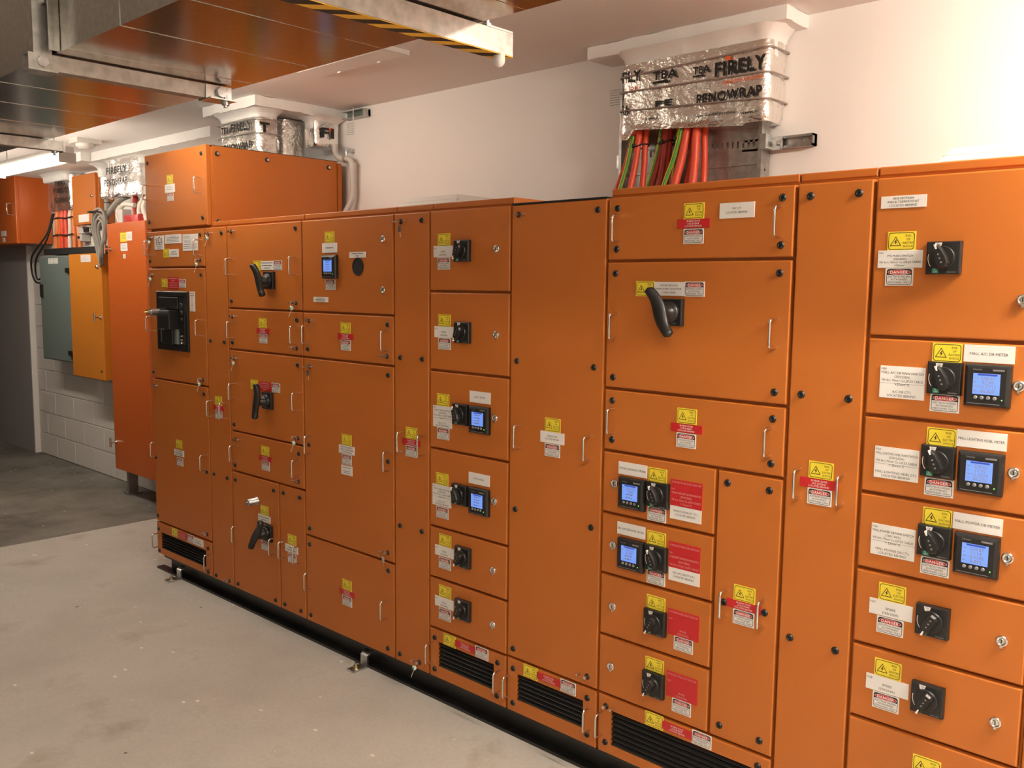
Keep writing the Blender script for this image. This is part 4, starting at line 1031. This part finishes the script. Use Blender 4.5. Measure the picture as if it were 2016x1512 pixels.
# ------------------------------------------------------------------ far wall equipment
# tall red-orange cabinet
t = thing('tall_cabinet', 'tall red-orange cabinet on steel feet against the far wall', 'cabinet', (-4.36, .74, 0))
link('body', MB().box(-4.655, -4.07, .643, WY-.004, .205, 2.035, 'orange2').mesh('body'), t)
dr = link('door', MB().cbox(-4.678, -4.058, .62, .642, .198, 2.028, 'orange2', .004).mesh('door'), t)
for fx in (-4.62, -4.12):
    link('leg', MB().box(fx-.05, fx+.01, .70, .76, 0, .205, 'strut').box(fx-.002, fx+.01, .69, .70, 0, .205, 'strut').box(fx-.05, fx+.03, .67, .78, 0, .008, 'strut').mesh('leg'), t)
def tee(parent, x, y, z):
    b = MB().cyl((x, y, z), (x, y-.045, z), .008, 'chrome', n=10).cyl((x, y-.045, z-.035), (x, y-.045, z+.035), .008, 'chrome', n=10).cyl((x, y, z), (x, y-.006, z), .018, 'chrome', n=14)
    link('tee_handle', b.mesh('tee_handle'), parent)
tee(dr, -4.625, .62, 1.845); tee(dr, -4.645, .62, .405)
for (x, z, w_, h, bg) in ((-4.40, 1.925, .10, .065, 'yellow'), (-4.305, 1.93, .085, .062, 'white'), (-4.395, 1.855, .11, .055, 'white'), (-4.395, 1.79, .04, .03, 'white')):
    link('text_label', m_text(w_, h, ['~7', '~6', '~7'], bg, 'inkgrey'), dr, (x, .62, z))
# amber wall cabinet
t = thing('wall_cabinet', 'amber orange wall cabinet left of the tall red-orange cabinet', 'cabinet', (-5.18, .75, .85))
link('body', MB().box(-5.46, -4.865, .675, WY-.004, .855, 1.815, 'amber').mesh('body'), t)
dr = link('door', MB().cbox(-5.488, -4.875, .65, .674, .846, 1.822, 'amber', .004).mesh('door'), t)
tee(dr, -4.915, .65, 1.334)
link('lock', MB().lathe([(.017, 0), (.017, .008), (.010, .016)], 'chrome', 14).mesh('lock'), dr, (-4.935, .65, 1.72))
link('bolt', cached('bolt', m_bolt), dr, (-4.93, .65, .915))
for (x, w_) in ((-5.195, .10), (-5.10, .08)): link('text_label', m_text(w_, .055, ['~8', '~7', '~8'], 'white', 'inkpink'), dr, (x, .65, 1.785))
# grey-green wall cabinet
t = thing('wall_cabinet', 'grey-green steel wall cabinet with black hinges beside the pier', 'cabinet', (-5.95, .76, .94))
link('body', MB().box(-6.19, -5.52, .70, WY-.004, .945, 1.815, 'grey_steel').mesh('body'), t)
dr = link('door', MB().cbox(-6.20, -5.535, .675, .699, .938, 1.818, 'grey_steel', .012).mesh('door'), t)
link('edge_seal', MB().box(-5.534, -5.515, .672, .80, .938, 1.818, 'matblack').mesh('edge_seal'), t)
for z in (1.695, 1.02): link('hinge', MB().box(-5.59, -5.51, .655, .675, z-.02, z+.02, 'black').mesh('hinge'), t)
link('latch', MB().cbox(-6.175, -6.125, .662, .676, 1.47, 1.58, 'black', .004).mesh('latch'), t)
for (x, w_) in ((-5.93, .11), (-5.82, .08)): link('text_label', m_text(w_, .045, ['~8', '~7', '~8'], 'white', 'inkgrey'), dr, (x, .675, 1.775))
# small orange box under the ceiling
t = thing('wall_box', 'small bright orange wall box high up with a blank white label', 'box', (-5.29, .78, 2.06))
link('body', MB().box(-5.50, -5.06, .735, WY-.004, 2.062, 2.438, 'orange').mesh('body'), t)
dr = link('door', MB().cbox(-5.525, -5.085, .712, .734, 2.056, 2.445, 'orange', .004).mesh('door'), t)
link('lock', MB().lathe([(.014, 0), (.014, .008), (.009, .014)], 'chrome', 14).mesh('lock'), dr, (-5.135, .712, 2.27))
link('text_label', MB().box(-.10, .10, -.002, 0, -.03, .03, 'white').mesh('blank_label'), dr, (-5.31, .712, 2.105))
# big orange wall cabinet at the far left
t = thing('wall_cabinet', 'big glossy red-orange wall cabinet at the far left edge', 'cabinet', (-6.9, .68, 1.93))
link('body', MB().box(-7.6, -6.335, .585, .803, 1.932, 2.522, 'orange2').box(-6.86, -6.335, .803, WY-.004, 1.932, 2.522, 'orange2').mesh('body'), t)
dr = link('door', MB().cbox(-7.6, -6.34, .556, .584, 1.928, 2.527, 'orange2', .004).mesh('door'), t)
hm = MB().tube([(-6.43, .556, 2.27), (-6.43, .515, 2.265), (-6.43, .515, 2.175), (-6.43, .556, 2.17)], .006, 'chrome', 8)
link('handle', hm.mesh('handle'), dr)
for (x, z, w_, h) in ((-6.66, 2.02, .12, .045), (-6.66, 1.965, .06, .04)): link('text_label', m_text(w_, h, ['~7', '~6'], 'white', 'inkgrey'), dr, (x, .556, z))
# collars along the far wall
col = thing('fire_collar', 'long white plaster collar along the ceiling over the far left cabinets', 'fire collar', (-5.5, .6, CZ))
link('slab', nbox(-6.6, -4.87, .53, WY+.004, 2.495, CZ, 'plaster', .05, .004, 41).mesh('slab'), col)
link('cove', wrap_mesh(-6.12, -5.62, .70, WY, 2.43, 2.50, 'plaster', .03, .006, 43, nz=8, flare=.06).mesh('cove'), col)
col = thing('fire_collar', 'white plaster collar on the ceiling over the foil behind the upper cabinet', 'fire collar', (-4.0, .75, CZ))
link('slab', nbox(-4.862, -3.1, .60, WY+.004, 2.497, CZ, 'plaster', .05, .004, 47).mesh('slab'), col)
link('cove', wrap_mesh(-4.78, -4.2, .68, WY, 2.44, 2.50, 'plaster', .03, .006, 49, nz=8, flare=.04).mesh('cove'), col)
wr = thing('foil_wrap', 'foil wrap above the orange and white cables between two wall boxes', 'fire wrap', (-5.85, .78, 2.18))
link('foil_sheet', wrap_mesh(-6.11, -5.60, .73, WY, 2.19, 2.475, 'foil', .025, .008, 51, nz=20, per=70).mesh('foil_sheet'), wr)
for wd_, xc, zc, fwid in (('TBA', -5.80, 2.41, .18), ('FIRELY', -5.78, 2.355, .27), ('PENOWRAP', -5.765, 2.275, .28)): link('printed_word', MB().text(wd_, xc, zc, 9, .042, .715, 'ink', font_w=fwid, bold=.036).mesh('printed_word'), wr)
wr = thing('foil_wrap', 'slim foil wrapped tube hanging beside the small orange wall box', 'fire wrap', (-4.97, .77, 2.22))
link('foil_sheet', wrap_mesh(-5.02, -4.925, .71, .80, 2.235, 2.46, 'foil', .04, .006, 61, nz=20, per=36, taper=-.04).mesh('foil_sheet'), wr)
link('cove', wrap_mesh(-5.02, -4.92, .70, .81, 2.40, 2.496, 'plaster', .04, .004, 63, nz=8, per=36, flare=.07).mesh('cove'), wr)
link('cable_end', MB().cyl((-4.97, .755, 2.245), (-4.97, .755, 2.13), .022, 'cgrey', n=12).cyl((-4.97, .755, 2.215), (-4.97, .755, 2.207), .027, 'cblack', n=12).mesh('cable_end'), wr)
wr = thing('foil_wrap', 'bright crumpled foil wrap above the grey cables on the tall cabinet', 'fire wrap', (-4.5, .75, 2.22))
link('foil_sheet', wrap_mesh(-4.72, -4.25, .66, WY, 2.225, 2.50, 'foil', .04, .012, 71, nz=22, per=80, taper=.16).mesh('foil_sheet'), wr)
for wd_, zc, yy, fwid in (('FIREFLY', 2.41, .628, .34), ('PENOWRAP', 2.325, .620, .38)): link('printed_word', MB().text(wd_, -4.50, zc, 9, .046, yy, 'ink', font_w=fwid, bold=.036).mesh('printed_word'), wr)
# cables between wall boxes
for xa, xb, ya, r, mt, lb in (
 (-6.045, -6.085, .775, .012, 'cgrey', 'thin grey cable at the left of the far cable run'),
 (-5.985, -6.03, .765, .024, 'cor', 'leftmost orange cable of the far cable run'),
 (-5.935, -5.955, .770, .020, 'cor', 'second orange cable of the far cable run'),
 (-5.865, -5.885, .760, .026, 'cred', 'thick red cable, left of the two in the far cable run'),
 (-5.805, -5.80, .765, .023, 'cred', 'thick red cable, right of the two in the far cable run'),
 (-5.705, -5.73, .760, .019, 'cwhite', 'cream white cable of the far cable run'),
 (-5.655, -5.655, .770, .020, 'cor', 'orange cable just right of the cream white one'),
 (-5.62, -5.585, .785, .018, 'cor', 'rightmost orange cable of the far cable run')):
    me = polytube([(xa, ya+.02, 2.24), (xa, ya, 2.15), (xa*.9+xb*.1, ya, 2.04), (xb*.8+xa*.2, ya, 1.95), (xb, ya, 1.86)], r, mt).mesh('cable')
    thing('power_cable', lb, 'cable', (0, 0, 0), 'cables between the far wall boxes', me)
for k, (z, x0, x1, lb) in enumerate(((2.13, -6.02, -5.63, 'upper black cable tie across the far cable run'), (1.99, -6.04, -5.63, 'lower black cable tie across the far cable run'))):
    thing('cable_tie', lb, 'cable tie', (0, 0, 0), 'cable ties on the far cable run', polytube([(x0, .745, z), ((x0*2+x1)/3, .732, z+.006), ((x0+2*x1)/3, .735, z-.004), (x1, .745, z+.004)], .006, 'cblack', 6).mesh('cable_tie'))
thing('cable_duct', 'black horizontal cable tray above the grey and amber wall cabinets', 'cable tray', (0, 0, 0), None, MB().box(-6.2, -4.90, .72, WY-.003, 1.83, 1.872, 'matblack').box(-6.2, -4.90, .72, .724, 1.872, 1.882, 'matblack').mesh('cable_duct'))
for pts, r, lb in (
   ([(-6.05, .76, 2.18), (-6.10, .745, 2.06), (-6.14, .72, 1.95), (-6.20, .70, 1.88), (-6.33, .70, 1.80), (-6.42, .72, 1.70), (-6.40, .73, 1.62), (-6.28, .74, 1.66), (-6.20, .76, 1.72)], .008, 'black cable looping down beside the grey-green cabinet'),
   ([(-6.08, .76, 2.18), (-6.13, .73, 2.02), (-6.22, .68, 1.90), (-6.40, .69, 1.82), (-6.48, .71, 1.70), (-6.42, .72, 1.60), (-6.28, .74, 1.60), (-6.20, .78, 1.66)], .008, 'outer black cable drooping lowest beside the grey-green cabinet')):
    thing('loose_cable', lb, 'cable', (0, 0, 0), 'black loose cables', polytube(pts, r, 'cblack', 8).mesh('cable'))
# isolator and socket below the small orange box
t = thing('isolator_switch', 'grey isolator box with a smaller box under it below the small orange box', 'switch', (-5.55, .8, 1.95))
link('upper_box', MB().cbox(-5.625, -5.505, .775, WY-.002, 1.995, 2.052, 'pvc', .006).mesh('upper_box'), t)
link('lower_box', MB().cbox(-5.625, -5.535, .775, WY-.002, 1.935, 1.992, 'pvc', .006).cyl((-5.58, .775, 1.965), (-5.58, .765, 1.965), .012, 'black', n=10).mesh('lower_box'), t)
link('outlet', MB().cbox(-5.50, -5.385, .785, WY-.002, 2.0, 2.045, 'pvc', .004).box(-5.49, -5.40, .775, .785, 2.006, 2.038, 'black').mesh('outlet'), t)
# grey cables at the tall cabinet
for pts, r, mt, lb in (
   ([(-4.55, .74, 2.24), (-4.62, .69, 2.20), (-4.72, .67, 2.13), (-4.80, .66, 2.06), (-4.84, .66, 2.02)], .021, 'cgrey', 'thick dark grey cable bending out from under the bright foil'),
   ([(-4.42, .72, 2.16), (-4.52, .69, 2.17), (-4.62, .70, 2.14), (-4.68, .72, 2.08), (-4.66, .74, 2.03)], .017, 'cwhite', 'pale grey cable curling onto the tall cabinet'),
   ([(-4.63, .70, 2.19), (-4.66, .69, 2.10), (-4.60, .68, 2.045)], .010, 'cwhite', 'thin white cable dropping to the tall cabinet'),
   ([(-4.32, .74, 2.22), (-4.36, .72, 2.12), (-4.30, .72, 2.035)], .016, 'cwhite', 'pale cable dropping behind the upper cabinet'),
   ([(-4.26, .74, 2.22), (-4.29, .72, 2.14), (-4.24, .72, 2.035)], .016, 'cwhite', 'pale cable nearest to the upper cabinet'),
   ([(-4.47, .75, 2.23), (-4.45, .73, 2.14), (-4.42, .73, 2.035)], .018, 'cdark', 'dark red cable standing on the tall cabinet')):
    thing('loose_cable', lb, 'cable', (0, 0, 0), 'cables on the tall cabinet', polytube(pts, r, mt, 10).mesh('cable'))
t = thing('cable_gland', 'red plastic gland plate lump on top of the tall cabinet', 'gland', (-4.38, .72, 2.035))
link('hood', nbox(-4.50, -4.26, .67, .78, 2.036, 2.085, 'rednib', .03, .008, 81).mesh('hood'), t)
t = thing('conduit_box', 'light grey square trunking end on top of the tall cabinet', 'box', (-4.565, .70, 2.035))
link('trunk', MB().cbox(-4.60, -4.525, .67, .74, 2.036, 2.135, 'pvc', .004).mesh('trunk'), t)
# coil
coil = MB(); k = 0
for j in range(6):
    rx, rz = .112-.014*j, .215-.016*j; yc = .612-.004*j+.015*(j%2); ph = random.uniform(-.2, .2)
    pts = []
    for a in range(20):
        th = 2*PI*a/20
        pts.append((-4.795+.012*j+rx*math.cos(th)*(.8+.2*math.sin(th)), yc+.012*math.sin(th*2+ph), 1.935-.004*j+rz*math.sin(th)))
    coil.tube(pts, .0095, 'cgrey', 8, closed=True)
t = thing('cable_coil', 'coil of thick grey cable hanging beside the tall cabinet', 'cable coil', (-4.8, .62, 1.75))
link('loops', coil.mesh('loops'), t)
link('tie', MB().tube([(-4.80+.0+.05*math.cos(a*PI/6), .59+.05*math.sin(a*PI/6), 2.12) for a in range(12)], .006, 'cblack', 6, closed=True).mesh('tie'), t)
link('tail', polytube([(-4.97, .755, 2.15), (-4.94, .72, 2.13), (-4.86, .66, 2.12), (-4.80, .62, 2.12)], .014, 'cgrey', 8).mesh('tail'), t)
